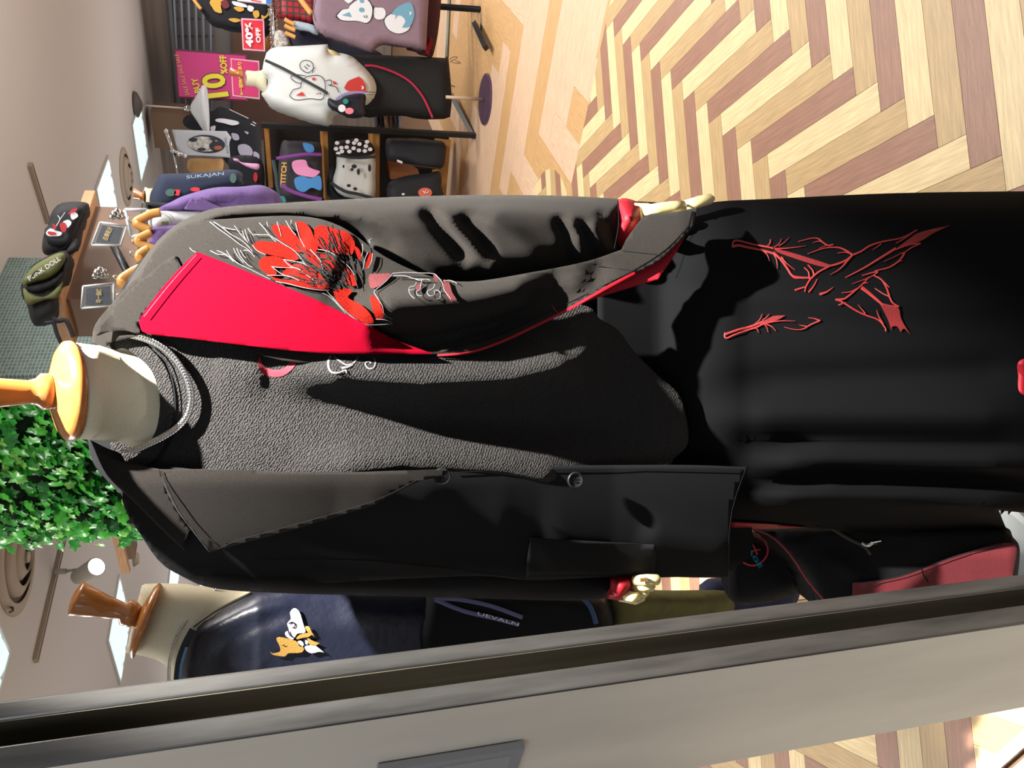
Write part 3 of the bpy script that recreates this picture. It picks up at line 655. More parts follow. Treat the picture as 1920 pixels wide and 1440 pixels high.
# ---- black blazer with red lapel, collar, cuffs and lining
bz = thing('blazer', 'oversized black blazer with one red lapel and red feather embroidery on the front mannequin', 'blazer', (0, 1.1, .7))
bf = ridges([([(820, 662), (920, 644), (1000, 614), (1080, 577), (1180, 517)], 15, .014), ([(670, 575), (780, 568), (880, 562), (960, 548), (1030, 520)], 34, .046), ([(700, 640), (820, 636), (930, 605), (1020, 562)], 24, -.030), ([(560, 470), (640, 500)], 60, .010), ([(1075, 545), (1085, 510)], 26, .012), ([(1110, 530), (1130, 490)], 18, -.010)])
def D_bz(x, y): return core(x, y, 372., 748., .155)-.010-bf(x, y)
def flare(x, y):    # the right front hangs forward and open below the waist
    s = np.clip((x-960)/320, 0, 1); return D_bz(x, y)-.050*s*s-.03*np.clip((590-y)/150, 0, 1)*s
# back of the blazer closes the body
puff('back', [(170, 650), (210, 570), (300, 450), (420, 410), (900, 395), (1290, 400), (1300, 700), (1385, 900), (1370, 1070), (900, 1075), (480, 1090), (340, 1060), (250, 940), (175, 850)], lambda x, y: 1.165+.06*np.clip((500-x)/350, 0, 1), .0, M_blk2, 150, back=.15, parent=bz, g=30)
# collar stand behind the neck
cloth('collar_stand', [(172, 640, C), (178, 610), (205, 575), (262, 520), (300, 560), (262, 625), (215, 640), (195, 650)], lambda x, y: core(x, y)-.018+.02*np.clip((220-x)/60, 0, 1), M_blk, bz, g=9, thick=.004)
cloth('collar_stand', [(164, 822, C), (175, 868), (215, 915), (262, 950), (310, 960), (300, 905), (262, 880), (238, 868), (225, 850), (200, 840)], lambda x, y: core(x, y)-.004+.03*np.clip((260-x)/100, 0, 1), M_blk2, bz, g=9, thick=.004)
# right front (wearer's left)
frR = [(250, 560), (290, 470), (350, 420), (430, 410), (560, 405), (640, 425), (720, 480), (800, 516), (880, 528), (1000, 510), (1100, 490), (1165, 468, C), (1180, 440), (1212, 404), (1262, 398), (1306, 389, C), (1300, 425), (1272, 455), (1240, 486), (1200, 508), (1150, 532), (1095, 563), (1045, 590), (985, 618), (920, 645), (868, 660), (812, 664), (760, 668), (560, 680), (400, 640), (270, 625)]
cloth('front_panel', frR, flare, M_blk, bz, g=9, thick=.004)
cloth('red_lining', [(1000, 604, C), (1060, 580), (1120, 548), (1180, 514), (1240, 478), (1283, 436), (1292, 428, C), (1270, 470), (1234, 524, C), (1180, 540), (1110, 562), (1050, 588)], lambda x, y: flare(x, y)+.012, M_redd, bz, g=9, thick=.002)
strokes('red_edge', [([(820, 666), (880, 661), (940, 641), (1000, 613), (1060, 583), (1120, 549), (1190, 511)], 4, 6)], lambda x, y: flare(x, y)+.001, M_redd, bz, lift=.001)
strokes('stitching', [([(850, 652), (930, 630), (1010, 594), (1100, 551), (1190, 505), (1250, 466), (1290, 424)], 1.4), ([(1298, 396), (1290, 424)], 1.4), ([(1165, 470), (1240, 478)], 1.2), ([(1118, 498), (1188, 508)], 1.2)], flare, M_blk2, bz, lift=.001)
blobs('buttonhole', [[(1034, 570, C), (1040, 578), (1047, 588, C), (1040, 582)]], flare, mat('crimson_thread', (.62, .01, .05), .6), bz, lift=.002, g=5)
# left front (wearer's right)
lf_f = ridges([([(560, 1020), (760, 1055), (1000, 1070)], 16, .006), ([(640, 960), (820, 950), (1000, 980)], 60, .006), ([(1200, 1000), (1380, 1040)], 30, .008)])
def D_l(x, y): return core(x, y, 378., 748., .15)-.012-lf_f(x, y)+.034*np.clip((y-905)/150, 0, 1)*np.clip((1050-x)/200, 0, 1)-.02*np.clip((x-1150)/250, 0, 1)
cloth('front_panel', [(230, 925), (262, 1000), (330, 1075), (480, 1098), (700, 1088), (900, 1080), (1000, 1088), (1180, 1080), (1300, 1083), (1366, 1083, C), (1370, 1000), (1378, 930), (1404, 876, C), (1300, 872), (1160, 872), (1010, 873), (900, 870), (845, 880, C), (760, 885), (600, 885), (420, 885), (300, 878)], D_l, M_blk2, bz, g=11, thick=.004)
strokes('stitching', [([(850, 886), (1000, 880), (1200, 880), (1390, 884)], 1.2), ([(1398, 880), (1372, 960), (1362, 1070)], 1.2), ([(480, 1050), (700, 1052), (985, 1085)], 1.5)], D_l, M_blk2, bz, lift=.0015)
# lapels
def D_lap(x, y): return D_bz(x, y)-.010
redP = [(370, 472, C), (560, 548), (640, 585), (680, 605), (740, 636), (814, 664, C), (700, 664), (600, 662), (480, 650), (340, 633), (275, 625), (263, 612), (264, 595), (300, 545), (340, 500)]
cloth('red_lapel', redP, lambda x, y: D_lap(x, y)-.006, M_red, bz, g=9, thick=.005)
strokes('lapel_edge', [([(368, 478), (330, 520), (300, 556), (270, 594)], 2)], lambda x, y: D_lap(x, y)-.012, M_redd, bz)
colP = [(180, 628), (205, 590), (240, 548), (290, 505), (326, 478, C), (345, 520), (330, 522), (300, 555), (262, 600), (262, 625), (235, 620), (205, 622)]
cloth('collar', colP, lambda x, y: core(x, y)-.027, M_blk, bz, g=9, thick=.004)
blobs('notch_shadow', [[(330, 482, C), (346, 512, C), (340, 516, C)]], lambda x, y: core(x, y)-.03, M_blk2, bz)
lapL = [(300, 880, C), (420, 880), (600, 886), (760, 882), (838, 880, C), (830, 893), (780, 905), (700, 948, C), (560, 990), (450, 1020), (392, 1036, C), (356, 990, C), (330, 955), (310, 915)]
cloth('lapel', lapL, lambda x, y: D_l(x, y)-.014-.004*np.exp(-((y-900)/40)**2), M_blk, bz, g=9, thick=.005)
colL = [(170, 826, C), (200, 855), (240, 868), (302, 880, C), (312, 915), (332, 958), (357, 990, C), (345, 1032, C), (300, 990), (250, 940), (200, 890)]
cloth('collar', colL, lambda x, y: D_l(x, y)-.010, M_blk, bz, g=9, thick=.005)
strokes('stitching', [([(362, 992), (396, 1030), (450, 1012), (560, 982), (700, 940), (790, 896)], 1.6), ([(302, 882), (316, 918), (336, 958), (358, 988)], 1.6), ([(356, 992), (340, 1026)], 1.6)], lambda x, y: D_l(x, y)-.019, M_blk2, bz)
# pocket flaps and buttons
cloth('pocket_flap', [(995, 1008, C), (1100, 1014), (1205, 1020), (1230, 1024), (1229, 1056), (1225, 1078, C), (1100, 1076), (1002, 1078), (986, 1087, C), (988, 1050)], lambda x, y: D_l(x, y)-.008, M_blk2, bz, g=12, thick=.004)
for (bx, by) in ((1078, 900), (828, 893)):
    c_ = W(bx, by, float(D_l(np.array([bx]), np.array([by]))[0])-.012); nn = np.array([.05, 1, 0])
    bt_ = MB().sweep([(c_, nn, .0115, .0115), (c_-np.array([0, .004, 0]), nn, .0115, .0115), (c_-np.array([0, .0045, 0]), nn, .0095, .0095), (c_-np.array([0, .003, 0]), nn, .0085, .0085)], 28).build('button', mat('button_black', (.008, .008, .01), .45, spec=.3), bz, True)
    hb_ = MB()
    for dx, dz in ((-.002, -.002), (.002, -.002), (.002, .002), (-.002, .002)): hb_.tube([c_+np.array([dx, -.0042, dz]), c_+np.array([dx, -.0025, dz])], .0008, 6)
    hb_.build('thread_hole', M_blk2, bt_)
# sleeves
sR = ridges([([(700, 394), (850, 388), (1000, 400), (1150, 420)], 16, .006), ([(790, 386), (830, 432), (880, 492)], 14, -.024), ([(818, 390), (887, 463), (950, 518)], 11, .018), ([(862, 402), (900, 440), (925, 488)], 12, -.018), ([(900, 395), (960, 440), (1010, 480), (1045, 505)], 22, .018), ([(1043, 405), (1060, 440), (1070, 495)], 10, -.018), ([(1066, 402), (1085, 440), (1095, 490)], 7, .010), ([(1085, 412), (1105, 450), (1120, 485)], 9, -.016), ([(1108, 415), (1128, 455), (1145, 485)], 7, .010), ([(1120, 395), (1145, 425), (1156, 462)], 9, -.012), ([(700, 440), (790, 500), (900, 540)], 18, -.012)])
slR = [(200, 610), (232, 545), (280, 470), (325, 425), (380, 397), (430, 387), (520, 381), (700, 371), (860, 366), (1000, 366), (1100, 369), (1170, 374, C), (1172, 410), (1163, 470, C), (1120, 496), (1000, 526), (900, 548), (800, 545), (730, 512), (680, 452), (600, 424), (520, 412), (420, 420), (330, 470), (280, 525), (240, 590)]
puff('sleeve', slR, lambda x, y: 1.155+.055*np.clip((560-x)/350, 0, 1), .085, M_blk, 62, back=.06, folds=sR, parent=bz, g=6, pw=1.7)
strokes('cuff_stitch', [([(1158, 376), (1160, 420), (1152, 466)], 1.6)], 1.065, M_blk2, bz)
puff('cuff_lining', [(1160, 375), (1200, 380), (1209, 390, C), (1208, 420), (1185, 445), (1165, 470, C), (1150, 440)], 1.14, .055, M_redd, 40, back=.03, folds=ridges([([(1172, 400), (1206, 432)], 8, .010)]), parent=bz, g=9)
sLf = ridges([([(600, 1100), (800, 1100), (1000, 1090)], 14, .008)])
slL = [(232, 930), (262, 1000), (300, 1050), (340, 1080), (400, 1103), (520, 1112), (700, 1117), (900, 1122), (1060, 1126), (1138, 1122, C), (1158, 1100), (1166, 1076, C), (1000, 1050), (800, 1020), (600, 1010), (420, 1020), (300, 960)]
puff('sleeve', slL, lambda x, y: 1.165+.055*np.clip((560-x)/350, 0, 1), .045, M_blk2, 60, back=.06, folds=sLf, parent=bz, g=11)
puff('cuff_lining', [(1150, 1082), (1193, 1078, C), (1192, 1098), (1180, 1120), (1164, 1126), (1136, 1122, C), (1146, 1108)], 1.12, .06, M_redd, 22, back=.03, parent=bz, g=9)
# feather embroidery over the chest and sleeve
def D_e(x, y): return D_bz(x, y)-.004
Q = lambda L: [(340+t[0]*.208333, 380+t[1]*.208333)+tuple(t[2:]) for t in L]
feathers = [[(640, 380, C), (700, 345), (780, 350), (880, 360), (960, 400), (1020, 450), (1060, 500), (1000, 520), (900, 490), (800, 470), (700, 440)], [(720, 500), (820, 480), (920, 505), (1000, 560), (1080, 600), (1000, 600), (900, 585), (820, 575), (860, 640), (780, 650), (700, 570)], [(810, 215), (900, 200), (980, 230), (1040, 300), (1100, 380), (1120, 440), (1040, 440), (960, 380), (880, 330)], [(1020, 170, C), (1100, 175), (1160, 230), (1200, 330), (1230, 420), (1150, 440), (1090, 380), (1050, 280)], [(1200, 230), (1280, 205), (1400, 240), (1500, 270), (1560, 360), (1540, 460), (1480, 470), (1380, 450), (1280, 420), (1210, 360)], [(1100, 450), (1220, 440), (1340, 480), (1460, 560), (1540, 640), (1580, 740), (1500, 740), (1400, 660), (1300, 600), (1200, 560)], [(1000, 560), (1120, 560), (1220, 620), (1300, 700), (1330, 770), (1200, 770), (1080, 720), (960, 660), (900, 640)], [(800, 660, C), (900, 690), (1010, 700), (1120, 740), (1200, 775), (1100, 760), (960, 730), (860, 710)], [(1360, 790, C), (1440, 770), (1540, 790), (1500, 850), (1560, 890), (1620, 920), (1700, 1000), (1730, 1080), (1660, 1085), (1560, 1030), (1470, 960), (1400, 880)], [(1555, 390), (1600, 420), (1620, 480), (1600, 515), (1570, 450)], [(1680, 450, C), (1722, 455, C), (1700, 540), (1675, 590, C), (1655, 570)], [(1700, 840), (1760, 860), (1800, 940), (1820, 1030), (1760, 1050), (1720, 960)]]
blobs('feather_embroidery', [Q(f) for f in feathers], D_e, M_embr, bz, lift=.0035, g=6)
blobs('feather_embroidery', [Q([(1690, 650), (1780, 640), (1880, 640), (1840, 700), (1760, 760), (1700, 760)]), [(832, 524), (842, 532), (850, 556), (846, 566), (836, 552), (830, 536)]], D_e, M_embd, bz, lift=.0035, g=6)
wl = [Q(l) for l in [[(255, 170), (330, 230), (430, 300), (520, 370), (600, 420), (660, 490)], [(290, 172), (360, 215), (440, 280), (560, 350), (640, 440)], [(360, 215), (430, 235), (500, 240), (475, 205)], [(500, 240), (540, 290), (600, 360)], [(548, 250), (570, 310), (590, 350)], [(572, 240), (590, 300), (610, 345)], [(600, 228), (620, 260), (650, 300)], [(650, 285), (720, 290), (780, 290), (840, 320)], [(700, 180), (750, 235), (800, 300), (850, 350)], [(640, 380), (680, 430), (760, 468)], [(75, 405), (100, 432), (135, 445)], [(258, 430), (330, 465), (400, 470), (470, 530)], [(320, 430), (400, 465), (500, 540), (600, 590), (700, 640), (800, 690)], [(408, 428), (430, 470), (490, 530), (560, 575)], [(470, 410), (500, 470), (560, 540)], [(500, 408), (530, 480), (600, 560), (640, 580)], [(530, 425), (560, 480), (585, 495)], [(560, 430), (600, 430), (640, 460)], [(840, 320), (920, 370), (1000, 420), (1060, 480), (1120, 560)], [(860, 170), (880, 230), (900, 300)], [(940, 160), (980, 230), (1030, 290)], [(990, 155), (988, 195)], [(770, 170), (780, 215)], [(920, 510), (1000, 525), (1080, 540), (1150, 575)], [(920, 510), (980, 570), (1060, 600), (1130, 650), (1220, 720)], [(810, 575), (900, 585), (1020, 585)], [(820, 580), (900, 640), (980, 670)], [(770, 655), (860, 655), (960, 660), (1060, 700)], [(850, 710), (960, 730), (1100, 765), (1230, 785), (1330, 790)], [(1030, 180), (1060, 300), (1110, 400)], [(1160, 420), (1250, 520), (1270, 600)], [(1230, 420), (1330, 440), (1430, 510), (1520, 590), (1570, 680)], [(1270, 815), (1340, 850), (1420, 930), (1480, 1000)], [(1310, 795), (1370, 860), (1450, 950), (1540, 1030), (1660, 1095), (1760, 1100), (1900, 1090)], [(1630, 370), (1635, 430), (1620, 480)], [(1680, 445), (1650, 520), (1635, 605)], [(1722, 455), (1712, 530), (1680, 590)], [(1900, 640), (1850, 700), (1780, 760), (1735, 800), (1760, 850), (1810, 930), (1830, 1010), (1900, 1050)], [(1750, 1050), (1830, 1055), (1900, 1080)], [(1700, 360), (1690, 335), (1720, 325)]]]
strokes('line_embroidery', [(l, 1.5, 1.0) for l in wl], D_e, M_embw, bz, lift=.0045)
rl = [Q(l) for l in [[(1200, 450), (1300, 460), (1400, 520), (1480, 620), (1520, 740)], [(1240, 500), (1330, 510), (1430, 590), (1500, 690)], [(1290, 480), (1400, 560), (1460, 660), (1490, 750)], [(1160, 680), (1230, 690), (1300, 740)], [(1200, 640), (1220, 600), (1260, 650), (1300, 720)], [(1270, 610), (1300, 660), (1340, 610), (1370, 680), (1400, 620), (1430, 690)], [(1500, 440), (1540, 560), (1570, 700), (1590, 770)], [(1530, 480), (1560, 600), (1580, 700)]]]
strokes('line_embroidery', [(l, 2.4, 1.6) for l in rl], D_e, M_blk, bz, lift=.005)
rq3 = random.Random(21); fl3 = []
for i_ in range(90):
    a_ = rq3.uniform(-2.9, -1.75); r1_ = rq3.uniform(30, 120); c0_ = np.array([668, 556]); ln = rq3.uniform(14, 34)
    d_ = np.array([math.cos(a_), math.sin(a_)])
    p_ = c0_+d_*r1_; q_ = c0_+d_*(r1_+ln); m_ = (p_+q_)/2+np.array([-d_[1], d_[0]])*rq3.uniform(-3, 3)
    fl3.append(([tuple(p_), tuple(m_), tuple(q_)], 2.0, .8))
strokes('feather_lines', fl3, D_e, M_blk2, bz, lift=.0048)
Q2 = lambda L: [(600+t[0]*.208333, 440+t[1]*.208333)+tuple(t[2:]) for t in L]
strokes('sleeve_embroidery', [(Q2(l), 1.8, 1.2) for l in [[(860, 400), (900, 410), (960, 400), (990, 410)], [(870, 430), (850, 460), (810, 470), (800, 500), (815, 540), (850, 575)], [(920, 400), (910, 440), (900, 490), (870, 510), (880, 545), (920, 550)], [(800, 500), (850, 490)], [(1035, 440), (1020, 480), (965, 510), (985, 550), (1030, 540), (1030, 505), (1060, 500), (1085, 530), (1075, 575), (1045, 578)], [(650, 350), (760, 340), (900, 345), (1020, 350), (1060, 380), (1100, 430), (1120, 500), (1180, 580)], [(660, 370), (760, 370), (850, 395), (940, 400)], [(1110, 420), (1160, 410), (1200, 420), (1230, 440)]]], lambda x, y: D_bz(x, y)-.006, M_embw, bz, lift=.004)
blobs('sleeve_embroidery', [Q2(l) for l in [[(860, 470), (900, 440), (910, 480), (880, 510)], [(1020, 360), (1050, 370), (1060, 420), (1030, 410)], [(1110, 440), (1160, 430), (1190, 520), (1230, 590), (1160, 570), (1120, 500)]]], lambda x, y: D_bz(x, y)-.006, M_embd, bz, lift=.004, g=5)

# ---- curb chain
def chain(name, label, P, D, R, n, parent_loc, wire=.0014, lift=.006):
    t = thing(name, label, 'necklace', parent_loc); C_ = spline(P, False, 8); Y = D(C_[:, 0], C_[:, 1])-lift; pts = W(C_[:, 0], C_[:, 1], Y)
    seg = np.r_[0, np.cumsum(np.linalg.norm(np.diff(pts, axis=0), axis=1))]
    mb = MB(); nu, nv = 12, 6; VV = []
    for i in range(nu):
        a = 2*math.pi*i/nu
        for j in range(nv):
            b = 2*math.pi*j/nv; r = R+wire*math.cos(b)
            VV.append((r*math.cos(a)*1.15, r*math.sin(a)*.85, wire*math.sin(b)+.35*wire*math.sin(2*a)))
    me = bpy.data.meshes.new('link'); me.from_pydata(VV, [], [(i*nv+j, ((i+1) % nu)*nv+j, ((i+1) % nu)*nv+(j+1) % nv, i*nv+(j+1) % nv) for i in range(nu) for j in range(nv)])
    me.polygons.foreach_set('use_smooth', [True]*len(me.polygons)); me.materials.append(M_chr)
    for k in range(n):
        s = seg[-1]*(k+.5)/n; p = np.array([np.interp(s, seg, pts[:, i]) for i in range(3)]); q = np.array([np.interp(s+.002, seg, pts[:, i]) for i in range(3)])-p
        q /= np.linalg.norm(q)+1e-9; vw = (CAM-p)/np.linalg.norm(CAM-p); s_ = np.cross(vw, q); s_ /= np.linalg.norm(s_); nz = np.cross(q, s_)
        m = Matrix((q, s_, nz)).transposed() @ Matrix.Rotation(math.radians(38), 3, 'X')
        o = bpy.data.objects.new('link', me); COL.objects.link(o); o.parent = t; o.location = Vector(p)-Vector(parent_loc); o.rotation_euler = m.to_euler()
    return t
def D_neck(x, y):
    d = D_tee(x, y)-.008
    return d
chain('chain_necklace', 'thick silver curb chain around the cream neck of the front mannequin', [(216, 629), (235, 627), (262, 632), (290, 643), (318, 662), (340, 690), (354, 720), (358, 750), (350, 780), (332, 802), (305, 820), (280, 832), (255, 843), (234, 845)], D_neck, .0050, 66, (0, 1.02, 1.45))

# ================================================================== LEFT MANNEQUIN
M_navy = mat('navy_satin', (.006, .008, .019), .36, spec=.5, noise=.2, nscale=20, bump=.5, bscale=60)
M_goldt = mat('gold_thread', (.32, .17, .03), .6, bump=.6, bscale=500); M_silt = mat('silver_thread', (.36, .37, .4), .6, bump=.4, bscale=500)
m2 = thing('mannequin', 'left mannequin with cream linen neck and wooden finial, half hidden by the steel post', 'mannequin', tuple(map(float, W(900, 1230, 1.5)*np.array([1, 1, 0]))))
nb, ntp = W(420, 1228, 1.6), W(268, 1160, 1.53); ax2 = (ntp-nb)/np.linalg.norm(ntp-nb)
c1 = W(278, 1164, 1.53); a_cap = (W(240, 1150, 1.42)-c1); a_cap /= np.linalg.norm(a_cap)
r2 = .0645
view2 = (c1-CAM)/np.linalg.norm(c1-CAM)
a_cap = Uu+.235*Ru; a_cap = a_cap-(a_cap@view2)*view2*.98; a_cap /= np.linalg.norm(a_cap)
puff('neck', [(266, 1097, C), (320, 1096), (380, 1099), (450, 1104), (486, 1108), (500, 1200), (480, 1330), (326, 1330, C), (318, 1262), (300, 1240), (268, 1230), (236, 1224, C), (250, 1160)], 1.57, .06, M_cream, 66, back=.07, parent=m2, g=9)
MB().sweep([(c1, a_cap, r2+.001, r2+.001), (c1+a_cap*.006, a_cap, r2+.002, r2+.002), (c1+a_cap*.012, a_cap, r2-.008, r2-.008), (c1+a_cap*.018, a_cap, .03, .03)], 40).build('neck_cap', M_finial, m2, True)
fa = W(243, 1150, 1.52); fb = W(140, 1122, 1.50); fx = (fb-fa)/np.linalg.norm(fb-fa); FL = np.linalg.norm(fb-fa)
MB().sweep([(c1+a_cap*.014, a_cap, .018, .018), (fa-fx*.004, fx, .0225, .0225), (fa+fx*.008, fx, .0225, .0225), (fa+fx*.013, fx, .015, .015), (fa+fx*FL*.5, fx, .020, .020), (fa+fx*FL*.97, fx, .0295, .0295), (fa+fx*FL, fx, .027, .027), (fa+fx*(FL+.004), fx, .012, .012)], 32).build('finial', M_finial, m2, True)
MB().tube([(float(nb[0])-.05, 1.62, .02), (float(nb[0])-.05, 1.62, 1.1)], .014, 12).build('pole', M_chr, m2, True)
b2 = atz(1905, 1030, .012); 
MB().sweep([((b2[0]-.10, b2[1]+.10, 0), EZ, .2, .2), ((b2[0]-.10, b2[1]+.10, .010), EZ, .2, .2), ((b2[0]-.10, b2[1]+.10, .014), EZ, .19, .19)], 48).build('base', mat('white_enamel', srgb(240, 246, 250), .25), m2)
jk = thing('satin_jacket', 'navy satin souvenir jacket with gold and silver embroidery on the left mannequin', 'jacket', tuple(map(float, W(800, 1200, 1.5))))
jf = ridges([([(380, 1190), (460, 1150), (560, 1125)], 10, .008), ([(400, 1230), (440, 1190), (540, 1150)], 9, -.006), ([(420, 1245), (470, 1280)], 14, .008), ([(640, 1150), (1000, 1160)], 30, .01)])
def D_jk(x, y): return 1.44+.0*x-jf(x, y)+.00035*np.clip(1180-y, 0, 200)+.0004*np.clip(480-x, 0, 200)
puff('body', [(360, 1180), (400, 1150), (440, 1128), (480, 1110, C), (600, 1095), (900, 1090), (1130, 1100, C), (1142, 1130), (1150, 1175), (1140, 1290, C), (700, 1360), (331, 1330, C), (333, 1260), (343, 1212)], lambda x, y: D_jk(x, y)+.05, .05, M_navy, 26, back=.2, parent=jk, g=12)
strokes('neck_rib', [([(331, 1290), (335, 1245), (346, 1210), (362, 1180)], 13)], lambda x, y: D_jk(x, y)-.002, mat('rib_dark', (.012, .015, .02), .8), jk, lift=.004, th=.004)
strokes('rib_stripe', [([(336, 1290), (340, 1247), (350, 1213)], 5)], lambda x, y: D_jk(x, y)-.006, mat('rib_blue', (.08, .22, .42), .7), jk, lift=.005)
strokes('zipper', [([(362, 1176), (400, 1149), (440, 1128), (474, 1112)], 4)], lambda x, y: D_jk(x, y), mat('zip_dark', (.05, .045, .035), .4, metal=.6), jk, lift=.006, th=.002)
# zipper teeth
tz = MB(); zp = spline([(362, 1176), (400, 1149), (440, 1128), (474, 1112)], False, 14)
for i in range(0, len(zp)-1, 1):
    p = zp[i]; p_ = W(p[0]-1.5, p[1]-2, float(D_jk(np.array([p[0]]), np.array([p[1]]))[0])-.008); tz.box(p_, (.0016, .003, .002))
tz.build('zipper_teeth', mat('zip_brass', (.25, .22, .16), .3, metal=1), jk)
Z = lambda L: [(200+t[0]*.27083, 1080+t[1]*.27083)+tuple(t[2:]) for t in L]
blobs('gold_embroidery', [Z(p) for p in [[(1130, 520, C), (1150, 535), (1200, 520), (1195, 480), (1175, 440), (1190, 422), (1240, 430), (1310, 450), (1330, 470), (1365, 500), (1345, 530), (1260, 535), (1235, 555), (1205, 555), (1150, 545)], [(1310, 440), (1330, 410), (1380, 395), (1420, 400), (1400, 420), (1350, 430)], [(1375, 350), (1400, 350), (1415, 380), (1435, 415, C), (1405, 400), (1385, 380)], [(1390, 430), (1430, 450), (1475, 465, C), (1440, 482), (1400, 470)]]], lambda x, y: D_jk(x, y)-.004, M_goldt, jk, lift=.004, g=5)
blobs('silver_embroidery', [Z(p) for p in [[(1270, 250), (1300, 222), (1335, 250), (1360, 330), (1375, 390), (1320, 400), (1290, 440), (1245, 420), (1235, 390), (1260, 372), (1250, 330), (1275, 295)], [(1325, 450), (1350, 450), (1365, 475), (1350, 490), (1330, 480)], [(1370, 490), (1400, 480), (1440, 480), (1470, 500), (1505, 530, C), (1470, 525), (1420, 535), (1385, 520)], [(1375, 445), (1392, 450), (1390, 475), (1375, 468)]]], lambda x, y: D_jk(x, y)-.004, M_silt, jk, lift=.004, g=5)
strokes('outline_embroidery', [(Z([(1262, 330), (1285, 320), (1305, 335), (1300, 355), (1285, 358)]), 2.4), (Z([(1255, 375), (1270, 410), (1300, 430)]), 2.2), (Z([(1215, 482), (1235, 478)]), 1.8)], lambda x, y: D_jk(x, y)-.004, M_blk2, jk, lift=.006)
chain('chain_necklace', 'thin silver chain around the neck of the left mannequin', [(412, 1098), (395, 1112), (372, 1135), (350, 1162), (332, 1190), (322, 1220), (317, 1250), (317, 1290)], lambda x, y: 1.503+.0006*np.clip(1180-y, 0, 100), .0032, 54, tuple(map(float, W(340, 1180, 1.44))), wire=.0008, lift=.002)
# things hanging below it
st = thing('satin_shorts', 'black satin garment with a woven letter strap, hanging behind the left sleeve of the blazer', 'trousers', tuple(map(float, W(900, 1180, 1.42))))
puff('fabric', [(800, 1112, C), (900, 1105), (1060, 1110), (1130, 1128), (1142, 1160), (1146, 1200), (1000, 1240), (800, 1240)], 1.46, .07, M_blk2, 24, back=.05, parent=st, g=12)
strokes('strap', [([(815, 1122), (860, 1124), (920, 1136), (980, 1158)], 8), ([(815, 1124), (870, 1146), (930, 1160), (972, 1171)], 8)], 1.385, mat('strap_violet', srgb(84, 86, 128), .6), st, lift=.004, th=.002)
text('strap_letter', 'UEVALN', (895, 1153), (972, 1174), 6, 1.378, mat('white_print', srgb(220, 220, 228), .6), st)
strokes('side_stripe', [([(1090, 1118), (1108, 1140), (1118, 1170)], 9)], 1.385, mat('stripe_blue', (.01, .05, .14), .6), st, lift=.004, th=.002)
tag(puff('olive_trousers', [(1128, 1100, C), (1260, 1108), (1370, 1112), (1345, 1180), (1140, 1200), (1146, 1150)], 1.55, .05, mat('olive_cotton', srgb(84, 80, 38), .9, noise=.25, nscale=30, bump=.4, bscale=400), 16, g=12, folds=ridges([([(1150, 1128), (1340, 1128)], 6, .01)])), 'olive green trousers hanging under the red left cuff of the blazer', 'trousers')
tag(puff('navy_trousers', [(1330, 1090), (1490, 1085), (1480, 1150), (1400, 1170), (1340, 1170)], 1.6, .05, mat('navy_cotton', srgb(16, 24, 58), .9, bump=.3, bscale=400), 16, g=14), 'dark navy trousers hanging beside the olive green ones', 'trousers')
pc = thing('pouch', 'small black pouch with pink and cyan stitched lettering below the blazer hem', 'pouch', tuple(map(float, W(1410, 1040, 1.36))))
puff('body', [(1368, 985, C), (1400, 992), (1440, 1010), (1490, 1050), (1510, 1100), (1440, 1130), (1368, 1120)], 1.40, .05, M_blk2, 20, parent=pc, g=12)
strokes('pink_stitching', [([(1376, 1020), (1388, 1010), (1400, 1022), (1392, 1034), (1378, 1032)], 3), ([(1378, 1040), (1396, 1056), (1416, 1060), (1434, 1048), (1440, 1030), (1432, 1012), (1416, 1004)], 3), ([(1398, 1012), (1412, 1022), (1420, 1040)], 3), ([(1384, 1026), (1402, 1044)], 3), ([(1376, 1006), (1390, 1004)], 2.4), ([(1406, 1034), (1426, 1030)], 2.6)], 1.345, mat('pink_thread', srgb(190, 44, 60), .6), pc, lift=.002)
text('lettering', 'SAVAGE', (1380, 1000), (1424, 1066), 8, 1.342, mat('cyan_thread', srgb(20, 130, 160), .6), pc, bold=.02)
# black and red trousers at the foot of the post
M_wine = mat('wine_cotton', srgb(88, 16, 26), .8, noise=.12, nscale=40, bump=.3, bscale=500)
tr = thing('panel_trousers', 'black trousers with wine red side panels and a zip, at the foot of the post', 'trousers', tuple(map(float, W(1650, 1050, 1.27))))
tf = ridges([([(1450, 1000), (1520, 1030)], 14, .012), ([(1560, 1045), (1640, 1100)], 10, .008), ([(1500, 990), (1800, 1010)], 16, .008), ([(1540, 1020), (1640, 1050)], 18, -.008)])
D_tr = lambda x, y: 1.24-tf(x, y)+.00025*np.clip(y-1040, 0, 90)-.20*np.clip((x-1450)/450, 0, 1)
puff('fabric', [(1390, 985, C), (1500, 985), (1700, 985), (1870, 985), (1900, 1008), (1912, 1030), (1908, 1085), (1905, 1130), (1700, 1160), (1535, 1140, C), (1505, 1070), (1450, 1015)], lambda x, y: D_tr(x, y)+.05, .05, M_blk2, 14, back=.08, parent=tr, g=12)
strokes('piping', [([(1388, 986), (1440, 1002), (1480, 1038), (1515, 1090), (1545, 1125)], 3.4)], lambda x, y: D_tr(x, y)-.002, mat('pink_piping', srgb(140, 40, 56), .7), tr, lift=.004, th=.002)
blobs('side_panel', [[(1598, 1092, C), (1640, 1090), (1690, 1080), (1740, 1062), (1800, 1040), (1860, 1022), (1896, 1018), (1907, 1032), (1898, 1080), (1890, 1120), (1700, 1140), (1598, 1140, C)]], lambda x, y: D_tr(x, y)-.001, M_wine, tr, lift=.004, g=10)
